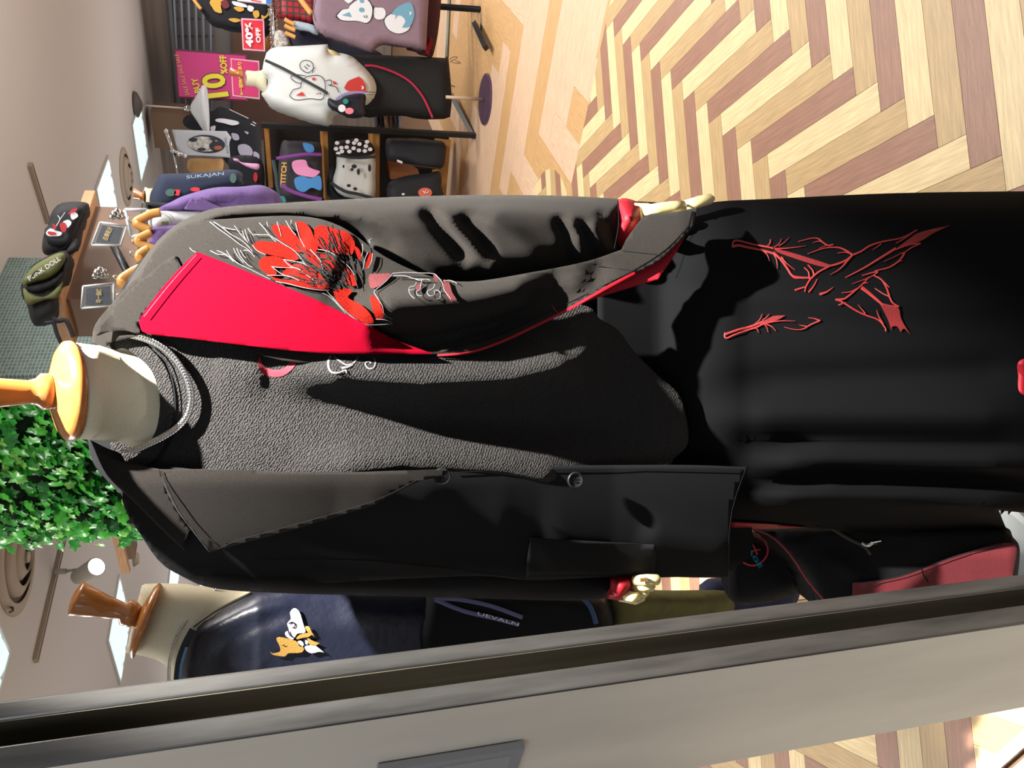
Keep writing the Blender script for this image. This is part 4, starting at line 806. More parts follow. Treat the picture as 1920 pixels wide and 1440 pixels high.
strokes('seam', [([(1598, 1092), (1640, 1090), (1690, 1080), (1740, 1062), (1800, 1040), (1880, 1020)], 2), ([(1728, 1066), (1732, 1078), (1740, 1092)], 2.5)], lambda x, y: D_tr(x, y)-.004, M_blk2, tr, lift=.006)
strokes('zipper', [([(1555, 988), (1590, 1010), (1620, 1025), (1632, 1040)], 6), ([(1618, 1022), (1645, 1018)], 5)], lambda x, y: D_tr(x, y)-.002, mat('zip_dark', (.05, .045, .035), .4, metal=.6), tr, lift=.006, th=.002)
strokes('zipper_pull', [([(1616, 1018), (1626, 1024), (1636, 1018)], 5), ([(1634, 1018), (1652, 1014)], 3)], lambda x, y: D_tr(x, y)-.006, M_chr, tr, lift=.006, th=.002)

# ================================================================== SHELF WITH BACKPACKS, RAIL UNDER IT
YS = 3.3; zs = float(W(113, 555, YS)[2])
cA, cB, cD = atz(113, 555, zs), atz(179, 357, zs), atz(141, 650, zs); cC = cB+cD-cA
shf = thing('wall_shelf', 'light wooden shelf carrying two backpacks in front of the tiled pillar', 'shelf', tuple(map(float, cA)))
bevel(MB().prism([cA, cB, cC, cD], (0, 0, .045)).build('board', M_oak, shf), .003)
dn = np.array([0, 0, -.0])
def lerp(a, b, t): return a+(b-a)*t
ub = [lerp(lerp(cA, cB, .06), lerp(cD, cC, .06), .2), lerp(lerp(cA, cB, .93), lerp(cD, cC, .93), .2), lerp(lerp(cA, cB, .93), lerp(cD, cC, .93), .95), lerp(lerp(cA, cB, .06), lerp(cD, cC, .06), .95)]
MB().prism(ub, (0, 0, -.30)).build('under_box', M_walnut, shf)
M_bp = mat('backpack_black', srgb(30, 32, 38), .75, bump=.4, bscale=400); M_olive = mat('backpack_olive', srgb(104, 108, 66), .8, bump=.4, bscale=400)
M_print = mat('white_print', srgb(220, 220, 228), .6); M_redp = mat('red_print', srgb(178, 30, 44), .7)
def backpack(label, P, Y, m, b=.09, R=16, folds=None):
    t = thing('backpack', label, 'backpack', tuple(map(float, W(np.mean([p[0] for p in P]), np.mean([p[1] for p in P]), Y)))); puff('body', P, Y+b*.4, b, m, R, back=b*1.2, parent=t, g=8, folds=folds); return t
bp1 = backpack('black backpack with red and white petal embroidery on the wooden shelf', [(112, 382), (140, 378), (162, 380), (167, 388), (160, 410), (150, 440), (146, 458), (136, 472), (110, 478), (86, 478), (79, 465), (82, 440), (88, 428), (96, 400)], 3.45, M_bp)
puff('front_pocket', [(100, 398), (118, 386), (145, 384), (158, 390), (150, 412), (140, 440), (130, 460), (100, 462), (86, 450), (84, 430), (94, 420)], 3.40, .05, M_bp, 8, parent=bp1, g=6)
blobs('petal_embroidery', [[(86, 436), (94, 428), (104, 432), (116, 436), (112, 442), (100, 443), (90, 442)], [(118, 416), (128, 412), (134, 418), (126, 428), (118, 424)], [(136, 396), (144, 400), (146, 406), (136, 412), (132, 404)]], 3.335, M_print, bp1, g=5)
blobs('red_embroidery', [[(90, 434), (104, 436), (104, 440), (92, 440)], [(112, 420), (122, 418), (124, 432), (116, 434)], [(128, 402), (142, 396), (144, 390), (136, 392), (130, 398)], [(98, 420), (106, 424), (102, 430)]], 3.330, M_redp, bp1, g=5)
strokes('branch_embroidery', [([(100, 432), (112, 412), (108, 404)], 1.5), ([(112, 412), (122, 398)], 1.2)], 3.333, M_print, bp1)
puff('strap', [(124, 470), (140, 448), (148, 452), (148, 466), (138, 474), (122, 476)], 3.36, .02, M_bp, 6, parent=bp1, g=6)
strokes('top_seam', [([(90, 455), (112, 470), (140, 440), (158, 400)], 2)], 3.345, M_blk2, bp1)
bp2 = backpack('olive and black backpack with white lettering on the wooden shelf', [(60, 498), (90, 480), (118, 470), (128, 474), (132, 490), (122, 530), (112, 556), (108, 590), (92, 600), (70, 612), (58, 600), (50, 570), (41, 555), (40, 530), (52, 518)], 3.3, M_bp, .11, 14)
puff('front_pocket', [(42, 528), (62, 500), (100, 478), (120, 474), (122, 484), (112, 506), (90, 522), (62, 530), (48, 535)], 3.22, .03, M_olive, 7, parent=bp2, g=6)
puff('pocket_side', [(48, 536), (90, 524), (114, 506), (123, 482), (126, 500), (116, 526), (94, 542), (66, 550), (52, 545)], 3.24, .03, M_bp, 6, parent=bp2, g=6)
puff('side_panel', [(44, 540), (58, 550), (84, 556), (112, 534), (118, 528), (110, 556), (84, 562), (54, 572), (46, 560)], 3.22, .02, M_olive, 6, parent=bp2, g=6)
text('lettering', 'PUNK DOLL', (56, 527), (115, 487), 9, 3.17, M_print, bp2, bold=.01)
strokes('strap', [([(98, 596), (108, 602), (122, 600), (130, 612), (138, 632)], 9), ([(100, 600), (106, 624), (116, 646)], 8), ([(84, 606), (100, 604)], 7)], 3.2, M_bp, bp2, lift=.01, th=.006)
strokes('handle', [([(58, 520), (66, 510), (74, 508)], 3)], 3.17, M_bp, bp2, th=.003)
# clothes rail under the shelf
M_gun = mat('dark_metal', srgb(48, 52, 54), .4, metal=.6)
rl_ = thing('clothes_rail', 'dark metal clothes rail below the wooden shelf, holding wooden hangers', 'clothes rail', tuple(map(float, W(235, 500, 3.0)*np.array([1, 1, 0]))))
ra, rb = W(272, 385, 3.5), W(255, 640, 2.35)
MB().tube([ra, rb], .014, 10).build('rail', M_gun, rl_, True)
MB().tube([W(205, 445, 3.25), W(240, 512, 3.0)], .014, 8).build('arm', M_gun, rl_, True)
for p in (ra, rb): MB().tube([p, (p[0], p[1], .0)], .014, 10).build('post', M_gun, rl_, True)
M_hang = mat('hanger_wood', srgb(222, 160, 84), .35, noise=.15, nscale=12, coat=.3)
def hanger(label, pts, Y, r=.009, hook=True, group=None):
    t = thing('clothes_hanger', label, 'hanger', tuple(map(float, W(*pts[len(pts)//2], Y))), group)
    MB().tube([W(p[0], p[1], Y) for p in spline(pts, False, 4)], r, 8).build('bar', M_hang, t, True)
    if hook:
        a = pts[len(pts)//2]; MB().tube([W(a[0], a[1], Y), W(a[0]-8, a[1]+2, Y), W(a[0]-14, a[1]-2, Y), W(a[0]-16, a[1]-8, Y), W(a[0]-10, a[1]-10, Y)], .0025, 6).build('hook', M_chr, t, True)
    return t
hanger('wooden hanger holding the purple coat and white t-shirt', [(301, 398), (284, 401), (270, 408), (256, 416), (264, 424), (282, 432)], 3.0, .016)
hanger('wooden hanger just left of the purple coat', [(284, 436), (270, 442), (258, 449), (264, 458), (282, 464), (292, 470)], 2.85, .014)
hanger('wooden hanger with the grey-blue shirt, between two other hangers', [(280, 466), (268, 472), (260, 480), (266, 490)], 2.75, .014)
hanger('nearest large wooden hanger beside the collar of the blazer', [(274, 500), (256, 508), (242, 516), (229, 526), (236, 534), (246, 542), (256, 552)], 2.5, .017)
hanger('wooden hanger end peeking over the shoulder of the blazer', [(256, 546), (244, 552), (236, 560), (236, 568)], 2.45, .012)
# garments on the rail
M_purp = mat('purple_wool', srgb(112, 88, 146), .9, noise=.12, nscale=120, bump=.3, bscale=600); M_white = mat('white_cotton', srgb(208, 213, 214), .85, bump=.2, bscale=500)
pcoat = thing('purple_coat', 'purple wool coat with wide lapels hanging behind the right shoulder of the blazer', 'coat', tuple(map(float, W(400, 390, 3.1))))
pf = ridges([([(380, 375), (450, 362), (500, 368)], 7, .02), ([(395, 372), (440, 380)], 6, -.02), ([(330, 385), (360, 372)], 8, .015)])
puff('body', [(287, 394, C), (318, 380), (345, 367), (400, 352), (450, 350), (488, 347), (512, 356), (526, 370), (530, 400), (430, 420), (400, 400), (340, 396)], 3.1, .06, M_purp, 16, parent=pcoat, g=9, folds=pf)
puff('sleeve', [(277, 433), (290, 426), (358, 418), (420, 405), (520, 400), (520, 460), (290, 468), (283, 448)], 3.05, .06, M_purp, 16, parent=pcoat, g=9, folds=ridges([([(325, 430), (300, 450)], 5, -.02), ([(345, 420), (420, 412)], 6, .02)]))
cloth('lapel', [(346, 392), (350, 384), (360, 370, C), (364, 378), (376, 368, C), (395, 380), (424, 394), (400, 398), (360, 394)], 3.02, M_purp, pcoat, g=8, thick=.008)
wt = thing('white_shirt', 'white t-shirt inside the purple coat on the hanger', 't-shirt', tuple(map(float, W(340, 410, 3.05))))
puff('body', [(288, 402), (296, 396), (330, 396), (400, 398), (430, 408), (360, 424), (292, 428)], 3.08, .03, M_white, 12, parent=wt, g=8)
strokes('neckline', [([(294, 398), (312, 404), (320, 412), (318, 424)], 1.6), ([(300, 398), (318, 402), (326, 412)], 1.2)], 3.05, mat('white_shadow', srgb(170, 176, 178), .9), wt)
blobs('neck_label', [[(303, 416, C), (316, 416, C), (314, 421, C), (303, 422, C)]], 3.045, mat('label_green', srgb(110, 120, 60), .8), wt, g=5)
tag(puff('grey_shirt', [(264, 495), (285, 478), (300, 462), (330, 448), (420, 430), (420, 540), (300, 540), (262, 520)], 2.8, .05, mat('slate_cotton', srgb(82, 88, 100), .85, bump=.3, bscale=500), 16, g=12), 'slate grey shirt hanging between the purple coat and the blazer', 'shirt')
tag(puff('charcoal_shirt', [(230, 560), (262, 530), (300, 500), (380, 480), (380, 620), (262, 620), (225, 600)], 2.55, .05, mat('charcoal_cotton', srgb(44, 52, 56), .85), 16, g=14), 'dark charcoal shirt on the nearest hanger behind the collar of the blazer', 'shirt')
# acrylic price signs clipped to the rail
M_acr = mat('acrylic', (.80, .88, .92), .08, trans=.6, alpha=.55); M_card = mat('card_slate', srgb(84, 90, 100), .6, noise=.15, nscale=40); M_gold = mat('gold_print', srgb(214, 190, 130), .6)
def sign(label, P, Y, tx, t0, t1, h, clip):
    t = thing('rail_sign', label, 'sign', tuple(map(float, W(*P[0], Y))))
    MB().prism(PL(P, Y), (0, .012, 0)).build('holder', M_acr, t)
    c = np.mean(P, 0); I = [tuple(c+(np.array(p)-c)*.78) for p in P]
    MB().prism(PL(I, Y-.003), (0, .002, 0)).build('card', M_card, t)
    text('lettering', tx, t0, t1, h, Y-.004, M_gold, t, bold=.02)
    for k, e in enumerate(((0, 1), (1, 2), (2, 3), (3, 0))): MB().tube([W(*P[e[0]], Y-.002), W(*P[e[1]], Y-.002)], .0035, 6).build('rim', mat('acrylic_edge', srgb(205, 212, 216), .2), t, True)
    cx, cy = clip; b = MB()
    for dx, dy, rr in ((0, 0, .014), (8, 4, .011), (-6, 6, .009), (12, -3, .008), (4, -6, .010), (16, 5, .007)):
        p = W(cx+dx, cy+dy, Y); b.sweep([(p-EZ*rr, EZ, rr*.4, rr*.4), (p-EZ*rr*.5, EZ, rr, rr), (p+EZ*rr*.5, EZ, rr, rr), (p+EZ*rr, EZ, rr*.4, rr*.4)], 10)
    b.build('clip', M_chr, t, True)
sign('tilted clear sign with gold lettering clipped to the rail beside the shelf', [(188, 417), (238, 423), (226, 461), (172, 459)], 2.85, '在庫処分', (201, 452), (212, 428), 11, (216, 402))
sign('upright clear sign with gold lettering clipped below the wooden shelf', [(156, 537), (213, 531), (214, 574), (153, 578)], 2.7, '均一価格', (190, 568), (191, 541), 11, (184, 512))
fr_ = thing('sign_frame', 'empty clear sign frame on the rail behind the wooden hangers', 'sign frame', tuple(map(float, W(260, 415, 3.2))))
FP = [(234, 393), (276, 393), (285, 436), (246, 444)]
for e in ((0, 1), (1, 2), (2, 3), (3, 0)): MB().tube([W(*FP[e[0]], 3.2), W(*FP[e[1]], 3.2)], .006, 6).build('rim', mat('acrylic_edge', srgb(205, 212, 216), .2), fr_, True)
MB().prism(PL(FP, 3.2), (0, .004, 0)).build('pane', mat('acrylic_thin', (.9, .95, 1), .1, trans=.9, alpha=.25), fr_)
# dark stock below the shelf, between the rail and the pillar
tag(puff('navy_jacket', [(302, 327), (348, 325), (400, 321), (438, 318), (455, 326), (454, 340), (460, 350), (400, 360), (330, 385), (287, 400), (281, 385), (282, 363), (294, 340)], 3.7, .07, mat('navy_wool', srgb(30, 40, 66), .85, bump=.3, bscale=500), 14, g=8), 'navy jacket with patches and outlined lettering beside the purple coat', 'jacket')
nj = bpy.data.objects['navy_jacket']
text('lettering', 'YOKOHAMA JAPAN', (418, 330), (349, 338), 0.1, 3.62, M_print, nj) if False else None
text('lettering', 'SUKAJAN', (350, 337), (420, 330), 8, 3.62, mat('pale_blue_print', srgb(150, 168, 190), .7), nj)
blobs('round_patch', [ell(320, 361, 10, 7), ell(437, 334, 6, 9)], 3.62, mat('green_patch', srgb(64, 96, 90), .8), nj, g=5)
blobs('red_patch', [[(328, 355, C), (338, 356, C), (336, 367, C), (326, 366, C)], ell(366, 355, 9, 4)], 3.62, mat('red_patch', srgb(196, 44, 60), .8), nj, g=5)
m4 = thing('mannequin', 'distant mannequin neck and wooden finial above the navy jacket', 'mannequin', tuple(map(float, W(330, 372, 3.78))))
MB().sweep([(W(290, 376, 3.78), EZ, .055, .05), (W(280, 373, 3.78), EZ, .045, .045), (W(272, 370, 3.78), (0, -.3, 1), .045, .045)], 20).build('neck', M_cream, m4, True)
MB().sweep([(W(271, 368, 3.77), (0, 0, 1), .03, .03), (W(267, 368, 3.77), (0, 0, 1), .015, .015), (W(252, 363, 3.75), (0, 0, 1), .026, .026)], 16).build('finial', M_finial, m4, True)
strokes('collar_edge', [([(268, 379), (282, 390)], 3), ([(250, 371), (262, 373)], 2)], 3.7, M_white, m4)

# ================================================================== RIGHT SIDE OF THE SHOP
# bag shelving
M_bfr = mat('black_frame', srgb(28, 29, 31), .5); M_shb = mat('shelf_board', srgb(178, 124, 62), .5, noise=.15, nscale=10)
bs = thing('bag_shelving', 'black framed shelving with wooden boards full of bags', 'shelving', tuple(map(float, W(880, 300, 5.5))))
YB = 5.35
def bar(name, p, q, Yp_, Yq_, r, m, par, n=4): return MB().tube([W(*p, Yp_), W(*q, Yq_)], r, n).build(name, m, par)
bar('upright', (490, 234), (892, 254), 5.25, 5.25, .022, M_bfr, bs)
bar('foot_rail', (888, 256), (846, 178), 5.25, 5.75, .022, M_bfr, bs)
bar('upright', (500, 182), (848, 178), 5.75, 5.75, .018, M_bfr, bs)
for i, (a, b) in enumerate([((494, 232), (504, 352)), ((606, 243), (611, 378)), ((704, 250), (704, 378)), ((838, 262), (828, 378))]):
    pa_, pb_ = W(*a, 5.3), W(*b, 5.55); d_ = (pb_-pa_); z_ = (pa_[2]+pb_[2])/2
    MB().prism([pa_, pb_, pb_+np.array([.15, .45, 0]), pa_+np.array([.15, .45, 0])], (0, 0, -.028)).build('shelf_board', M_shb, bs)
pa_, pb_ = W(492, 240, 5.8), W(492, 376, 6.1)
zt_, zb_ = W(495, 300, 5.8)[2], .05
MB().prism([np.array([pa_[0]+.05, pa_[1]+.1, zb_]), np.array([pb_[0], pb_[1]+.1, zb_]), np.array([pb_[0], pb_[1]+.1, zt_]), np.array([pa_[0]+.05, pa_[1]+.1, zt_])], (.02, .06, 0)).build('back_panel', mat('shelf_dark', srgb(30, 26, 26), .8), bs)
M_bag = mat('bag_black', srgb(28, 31, 40), .7, bump=.4, bscale=300); M_bagc = mat('bag_charcoal', srgb(48, 45, 56), .7, bump=.3, bscale=300)
def bag(label, P, Y, m, b=.09, R=12, cat='bag', name='bag', g=8):
    t = thing(name, label, cat, tuple(map(float, W(max(p[0] for p in P), np.mean([p[1] for p in P]), Y))), 'bags on the shelving'); puff('body', P, Y+b*.5, b, m, R, back=b, parent=t, g=g); return t
bg = bag('charcoal backpack with purple straps and a blue and pink cartoon print', [(528, 268), (545, 264), (585, 266), (602, 272), (604, 320), (603, 376), (560, 378), (526, 372), (522, 320)], 5.28, M_bagc)
strokes('purple_strap', [([(518, 297), (545, 293), (575, 289), (603, 290)], 6), ([(527, 346), (545, 358), (575, 368), (603, 374)], 7)], 5.16, mat('purple_web', srgb(118, 48, 140), .6), bg, lift=.01, th=.006)
text('lettering', 'STITCH', (535, 352), (538, 305), 10, 5.17, mat('yellow_print', srgb(216, 168, 72), .7), bg, bold=.03)
blobs('pink_print', [[(550, 302), (572, 300), (578, 312), (590, 318), (600, 322), (588, 332), (570, 330), (556, 326), (548, 314)], [(576, 336), (588, 340), (584, 352), (574, 348)]], 5.175, mat('pink_print', srgb(222, 140, 190), .7), bg, g=6)
blobs('blue_print', [[(552, 336), (566, 330), (582, 334), (600, 330), (602, 356), (584, 352), (570, 360), (556, 354)], [(568, 268), (586, 272), (588, 284), (574, 284)]], 5.172, mat('blue_print', srgb(64, 134, 200), .7), bg, g=6)
strokes('hanging_tassel', [([(512, 300), (518, 330), (520, 350), (526, 366)], 7)], 5.3, mat('teal_grey', srgb(56, 76, 84), .8), bg, th=.01)
blobs('teal_tag', [[(522, 370), (532, 368), (536, 378), (526, 384)]], 5.25, mat('teal', srgb(20, 140, 140), .6), bg, g=6)
bg = bag('white backpack with a black and white polka dot lid', [(634, 290), (660, 290), (700, 292), (704, 330), (702, 368), (680, 374), (640, 366), (624, 345), (630, 315)], 5.28, M_white)
puff('lid', [(626, 270), (640, 263), (672, 261), (696, 268), (702, 286), (680, 292), (640, 292), (628, 286)], 5.26, .06, mat('bag_black', srgb(28, 31, 40), .7), 10, parent=bg, g=8)
rq = random.Random(5)
blobs('polka_dot', [ell(x_, y_, 4.2, 3.6, 8) for x_, y_ in [(632, 268), (640, 277), (652, 266), (650, 276), (664, 268), (663, 278), (674, 270), (673, 282), (686, 274), (684, 283), (641, 284), (655, 284), (694, 280), (630, 279), (668, 263), (688, 266), (634, 288)]], 5.15, M_print, bg, g=6)
strokes('black_trim', [([(630, 291), (665, 296), (704, 294)], 5), ([(620, 342), (645, 358), (672, 364), (700, 372)], 6)], 5.16, M_bag, bg, lift=.012, th=.006)
blobs('black_print', [ell(664, 312, 5, 4), ell(660, 318, 3, 3), ell(672, 322, 3, 6), ell(654, 348, 4, 3), ell(666, 354, 4, 3), ell(693, 315, 3, 7), ell(644, 312, 2, 3)], 5.175, M_bag, bg, g=6)
puff('side', [(616, 322), (628, 314), (626, 345), (640, 368), (680, 376), (640, 378), (614, 366)], 5.36, .05, M_bag, 6, parent=bg, g=8)
bg = bag('black crossbody bag on the upper part of the lowest shelf', [(724, 264), (735, 259), (800, 262), (833, 268), (834, 300), (826, 316), (790, 316), (760, 306), (728, 300), (722, 282)], 5.28, M_bag)
blobs('zip_tab', [[(745, 299, C), (755, 303, C), (754, 307, C), (744, 303, C)]], 5.15, M_print, bg, g=5)
strokes('zipper', [([(740, 262), (780, 260), (825, 266)], 2), ([(750, 306), (790, 312), (822, 316)], 2)], 5.16, mat('zip_dark', (.05, .045, .035), .4, metal=.6), bg, lift=.01)
bg = bag('dark backpack with a round orange tag on the lowest shelf', [(730, 342), (760, 330), (800, 325), (824, 322), (828, 350), (826, 380), (740, 382), (726, 365)], 5.24, M_bag)
blobs('round_tag', [ell(797, 361, 13, 9)], 5.12, mat('orange_tag', srgb(226, 110, 84), .6), bg, g=6)
strokes('tag_print', [([(792, 358), (800, 362), (804, 358)], 2), ([(795, 364), (799, 356)], 1.5)], 5.115, M_print, bg, lift=.004)
blobs('small_logo', [ell(756, 364, 3, 2)], 5.12, M_print, bg, g=5)
tag(MB().box(W(755, 318, 5.5), (.05, .22, .2), AXR).build('cardboard_box', mat('kraft', srgb(150, 90, 50), .8), None), 'small brown box between the two dark bags on the shelving', 'box')
# small goods on the side rack behind the shelving
cols = [srgb(70, 64, 74), srgb(30, 32, 44), srgb(150, 120, 100), srgb(92, 60, 54), srgb(60, 70, 80), srgb(190, 190, 196), srgb(46, 40, 44), srgb(110, 84, 60)]
rr_ = random.Random(11)
for i in range(11):
    x_ = 700+i*9; ym = 208+rr_.uniform(-3, 3)
    if i > 5: continue
    tag(puff('folded_item', [(x_, ym), (x_+7, ym-2), (x_+11, ym+34), (x_+4, ym+36)], 5.6+.01*i, .04, mat('item_%d' % (i % 8), cols[i % 8], .8), 5, g=7), ['violet-grey', 'ink blue', 'tan', 'brown', 'steel blue', 'pale grey'][i]+' small rolled item in the row beside the black mannequin skirt', 'bag', 'rolled items on the low shelf')

# back rack with upper black shirts, 40% sign
M_gar = mat('garment_black', srgb(22, 24, 34), .85, bump=.3, bscale=300); M_goldp = mat('gold_print_cloth', srgb(206, 160, 62), .7)
ux = thing('embroidered_shirt', 'black shirt with gold and maroon floral print at the top of the back rack', 'shirt', tuple(map(float, W(450, 20, 5.6))))
puff('body', [(366, -30, C), (372, 12), (384, 30), (396, 46), (420, 54), (455, 60), (508, 62), (510, -30, C)], 5.6, .08, M_gar, 14, parent=ux, g=9)
blobs('gold_print', [[(393, 4), (402, -4), (420, 0), (414, 10), (416, 24), (404, 22), (398, 14)], [(428, 36), (440, 34), (452, 38), (440, 42)], [(438, 14), (450, 12), (458, 18), (448, 22)], [(474, 22), (484, 20), (486, 30), (478, 34)], [(492, 36), (502, 30), (506, 16), (498, 30), (490, 28)]], 5.51, M_goldp, ux, g=6)
blobs('maroon_print', [[(414, 4), (424, 0), (430, 12), (420, 16)], [(450, 40), (462, 36), (470, 50), (456, 54)]], 5.508, mat('maroon_print', srgb(110, 30, 46), .7), ux, g=6)
blobs('white_print', [[(436, 2), (460, 8), (462, 14), (440, 10)], [(466, 10), (476, 14), (472, 22), (464, 18)]], 5.506, M_print, ux, g=6)
hanger('wooden hanger end at the top edge of the back rack', [(360, -6), (368, 6), (377, 17)], 5.5, .012, False)
def board(name, label, P, Y, m, cat='sign', th=.012):
    t = thing(name, label, cat, tuple(map(float, W(*P[0], Y)))); MB().prism(PL(P, Y), (0, th, 0)).build('panel', m, t); return t
M_red4 = mat('sign_red', srgb(206, 40, 56), .4); M_mag = mat('poster_magenta', srgb(196, 40, 122), .45); M_mag2 = mat('poster_pink', srgb(206, 48, 112), .45); M_yel = mat('yellow_letter', srgb(226, 216, 50), .5); M_wf = mat('pale_pink_rim', srgb(226, 170, 190), .3)
s4 = board('discount_sign', 'red sign reading 40% OFF hanging on the back rack', [(452, 34), (495, 36), (497, 96), (455, 93)], 5.3, M_wf)
MB().prism(PL([(455, 37), (492, 39), (494, 93), (457, 90)], 5.297), (0, .004, 0)).build('card', M_red4, s4)
text('lettering', '40%', (475, 88), (473, 42), 14, 5.29, M_print, s4, bold=.045)
text('lettering', 'OFF', (489, 80), (488, 52), 9, 5.29, M_print, s4, bold=.04)
pk = board('sale_poster', 'large magenta framed sale poster reading BUY 10% OFF behind the cone lamp', [(326, 91), (463, 102), (465, 190), (333, 184)], 8.95, mat('frame_wine', srgb(92, 24, 50), .5))
MB().prism(PL([(329, 95), (460, 105), (462, 187), (336, 181)], 8.94), (0, .004, 0)).build('sheet', M_mag, pk)
text('lettering', 'SALE SALE SALE SALE', (355, 178), (334, 100), 7, 8.925, mat('olive_letter', srgb(206, 180, 70), .5), pk, shear=.2)
text('lettering', 'BUY', (377, 172), (370, 145), 12, 8.925, M_yel, pk, bold=.02)
text('lettering_outline', '10', (432, 182), (420, 131), 47, 8.93, mat('frame_wine', srgb(92, 24, 50), .5), pk, bold=.06, shear=.12)
text('lettering', '10', (430, 180), (419, 133), 44, 8.925, M_yel, pk, bold=.035, shear=.12)
text('lettering', '%OFF', (427, 138), (424, 103), 13, 8.925, M_yel, pk, bold=.03)
pk2_ = board('sale_poster', 'smaller pink sign with yellow characters in front of the magenta poster', [(432, 109), (486, 114), (487, 186), (436, 180)], 5.5, M_wf)
MB().prism(PL([(434, 111), (483, 117), (484, 182), (438, 177)], 5.496), (0, .004, 0)).build('sheet', M_mag2, pk2_)
text('lettering', '※一部除外品あり', (457, 178), (453, 116), 8, 5.487, M_yel, pk2_, bold=.02)
bl = board('price_sign', 'white and blue price sign cut by the frame edge above the 40% sign', [(444, -30), (508, -30), (509, 8), (445, 1)], 5.2, M_print)
MB().prism(PL([(498, -30), (508, -30), (508, 7), (499, 6)], 5.196), (0, .003, 0)).build('blue_band', mat('sign_blue', srgb(50, 110, 190), .5), bl)
strokes('lettering', [([(470, 0), (490, 3)], 2)], 5.196, M_red4, bl)
# chrome rail, hangers, shirts
rk = thing('garment_rack', 'chrome and black garment rack on the right side of the shop', 'garment rack', tuple(map(float, atz(905, 30, 0))))
MB().tube([W(508, -40, 5.35), W(515, 96, 5.35)], .022, 10).build('rail', M_chr, rk, True)
for i in range(12):
    y_ = -8+i*9; p = W(508.5+i*.6, y_, 5.35); MB().sweep([(p-EX*.004, EX, .03, .03), (p+EX*.004, EX, .03, .03)], 10).build('rail_ring', M_chr, rk)
bar('base_bar', (818, 12), (906, 18), 5.2, 5.0, .02, M_bfr, rk); bar('base_bar', (906, -20), (904, 62), 5.0, 5.0, .014, M_bfr, rk); bar('leg_bar', (843, -10), (838, 108), 5.3, 5.3, .013, mat('grey_metal', srgb(96, 100, 90), .4, metal=.6), rk)
bar('foot', (890, 44), (911, 90), 5.0, 4.7, .022, M_bfr, rk)
for i, (a, b, c_) in enumerate([((534, 36), (542, 41), (553, 46)), ((534, 48), (544, 53), (554, 57)), ((535, 62), (545, 66), (554, 70))]):
    hanger('light wooden hanger end below the chrome rail, '+['nearest the 40% sign', 'middle of the three', 'nearest the white mannequin shirt'][[2, 1, 0][2-i] if False else (0, 1, 2)[i]] if False else ['topmost', 'middle', 'lowest'][i]+' light wooden hanger end beside the chrome rail in the photograph', [a, b, c_], 5.2, .014, False, 'hanger ends by the chrome rail')
hanger('long wooden hanger inside the neck of the mauve t-shirt', [(560, -6), (572, 10), (584, 26)], 5.0, .018, False)
M_plaid = bpy.data.materials.new('red_plaid'); M_plaid.use_nodes = True
nt = M_plaid.node_tree; wv1 = nt.nodes.new('ShaderNodeTexWave'); wv2 = nt.nodes.new('ShaderNodeTexWave'); tcn = nt.nodes.new('ShaderNodeTexCoord')
wv1.inputs['Scale'].default_value = 8; wv2.inputs['Scale'].default_value = 8; wv2.bands_direction = 'Z'
mx_ = nt.nodes.new('ShaderNodeMath'); mx_.operation = 'MAXIMUM'; rp = nt.nodes.new('ShaderNodeValToRGB'); rp.color_ramp.elements[0].position = .7; rp.color_ramp.elements[1].position = .9
rp.color_ramp.elements[0].color = (*srgb(176, 22, 44), 1); rp.color_ramp.elements[1].color = (*srgb(60, 50, 44), 1)
for wv in (wv1, wv2): nt.links.new(tcn.outputs['Object'], wv.inputs[0])
nt.links.new(wv1.outputs['Fac'], mx_.inputs[0]); nt.links.new(wv2.outputs['Fac'], mx_.inputs[1]); nt.links.new(mx_.outputs[0], rp.inputs[0]); nt.links.new(rp.outputs[0], nt.nodes['Principled BSDF'].inputs['Base Color'])
tag(puff('plaid_shirt', [(518, -30, C), (520, 20), (522, 34), (560, 38), (586, 46), (596, 30), (600, -30, C)], 5.3, .06, M_plaid, 10, g=9), 'red plaid shirt hanging between the chrome rail and the mauve t-shirt', 'shirt')
tag(puff('blue_shirt', [(548, 40), (570, 42), (592, 50), (596, 66), (575, 58), (552, 54)], 5.25, .03, mat('pale_blue', srgb(176, 196, 214), .8), 6, g=7), 'pale blue shirt edge below the red plaid shirt', 'shirt')
tag(puff('dark_shirt', [(540, 62), (556, 52), (590, 60), (640, 78), (700, 92), (720, 110), (690, 125), (600, 100), (556, 98), (545, 85)], 5.35, .06, mat('ink_cotton', srgb(24, 27, 46), .85), 10, g=9), 'dark navy shirt hanging between the mauve t-shirt and the white one', 'shirt')
gd = tag(puff('keychain_bundle', [(516, 60), (530, 58), (540, 70), (542, 84), (530, 94), (516, 92)], 5.3, .03, mat('bundle_white', srgb(190, 186, 180), .8, noise=.6, nscale=60), 6, g=5), 'small bundle of pale keychains hanging from the chrome rail', 'keychain')
gd2 = tag(puff('plush_charm', [(498, 72), (508, 68), (512, 84), (506, 94), (498, 90)], 5.4, .03, mat('plush_brown', srgb(176, 120, 60), .9, noise=.4, nscale=50), 5, g=5), 'small brown plush charm just below the 40% sign', 'charm')
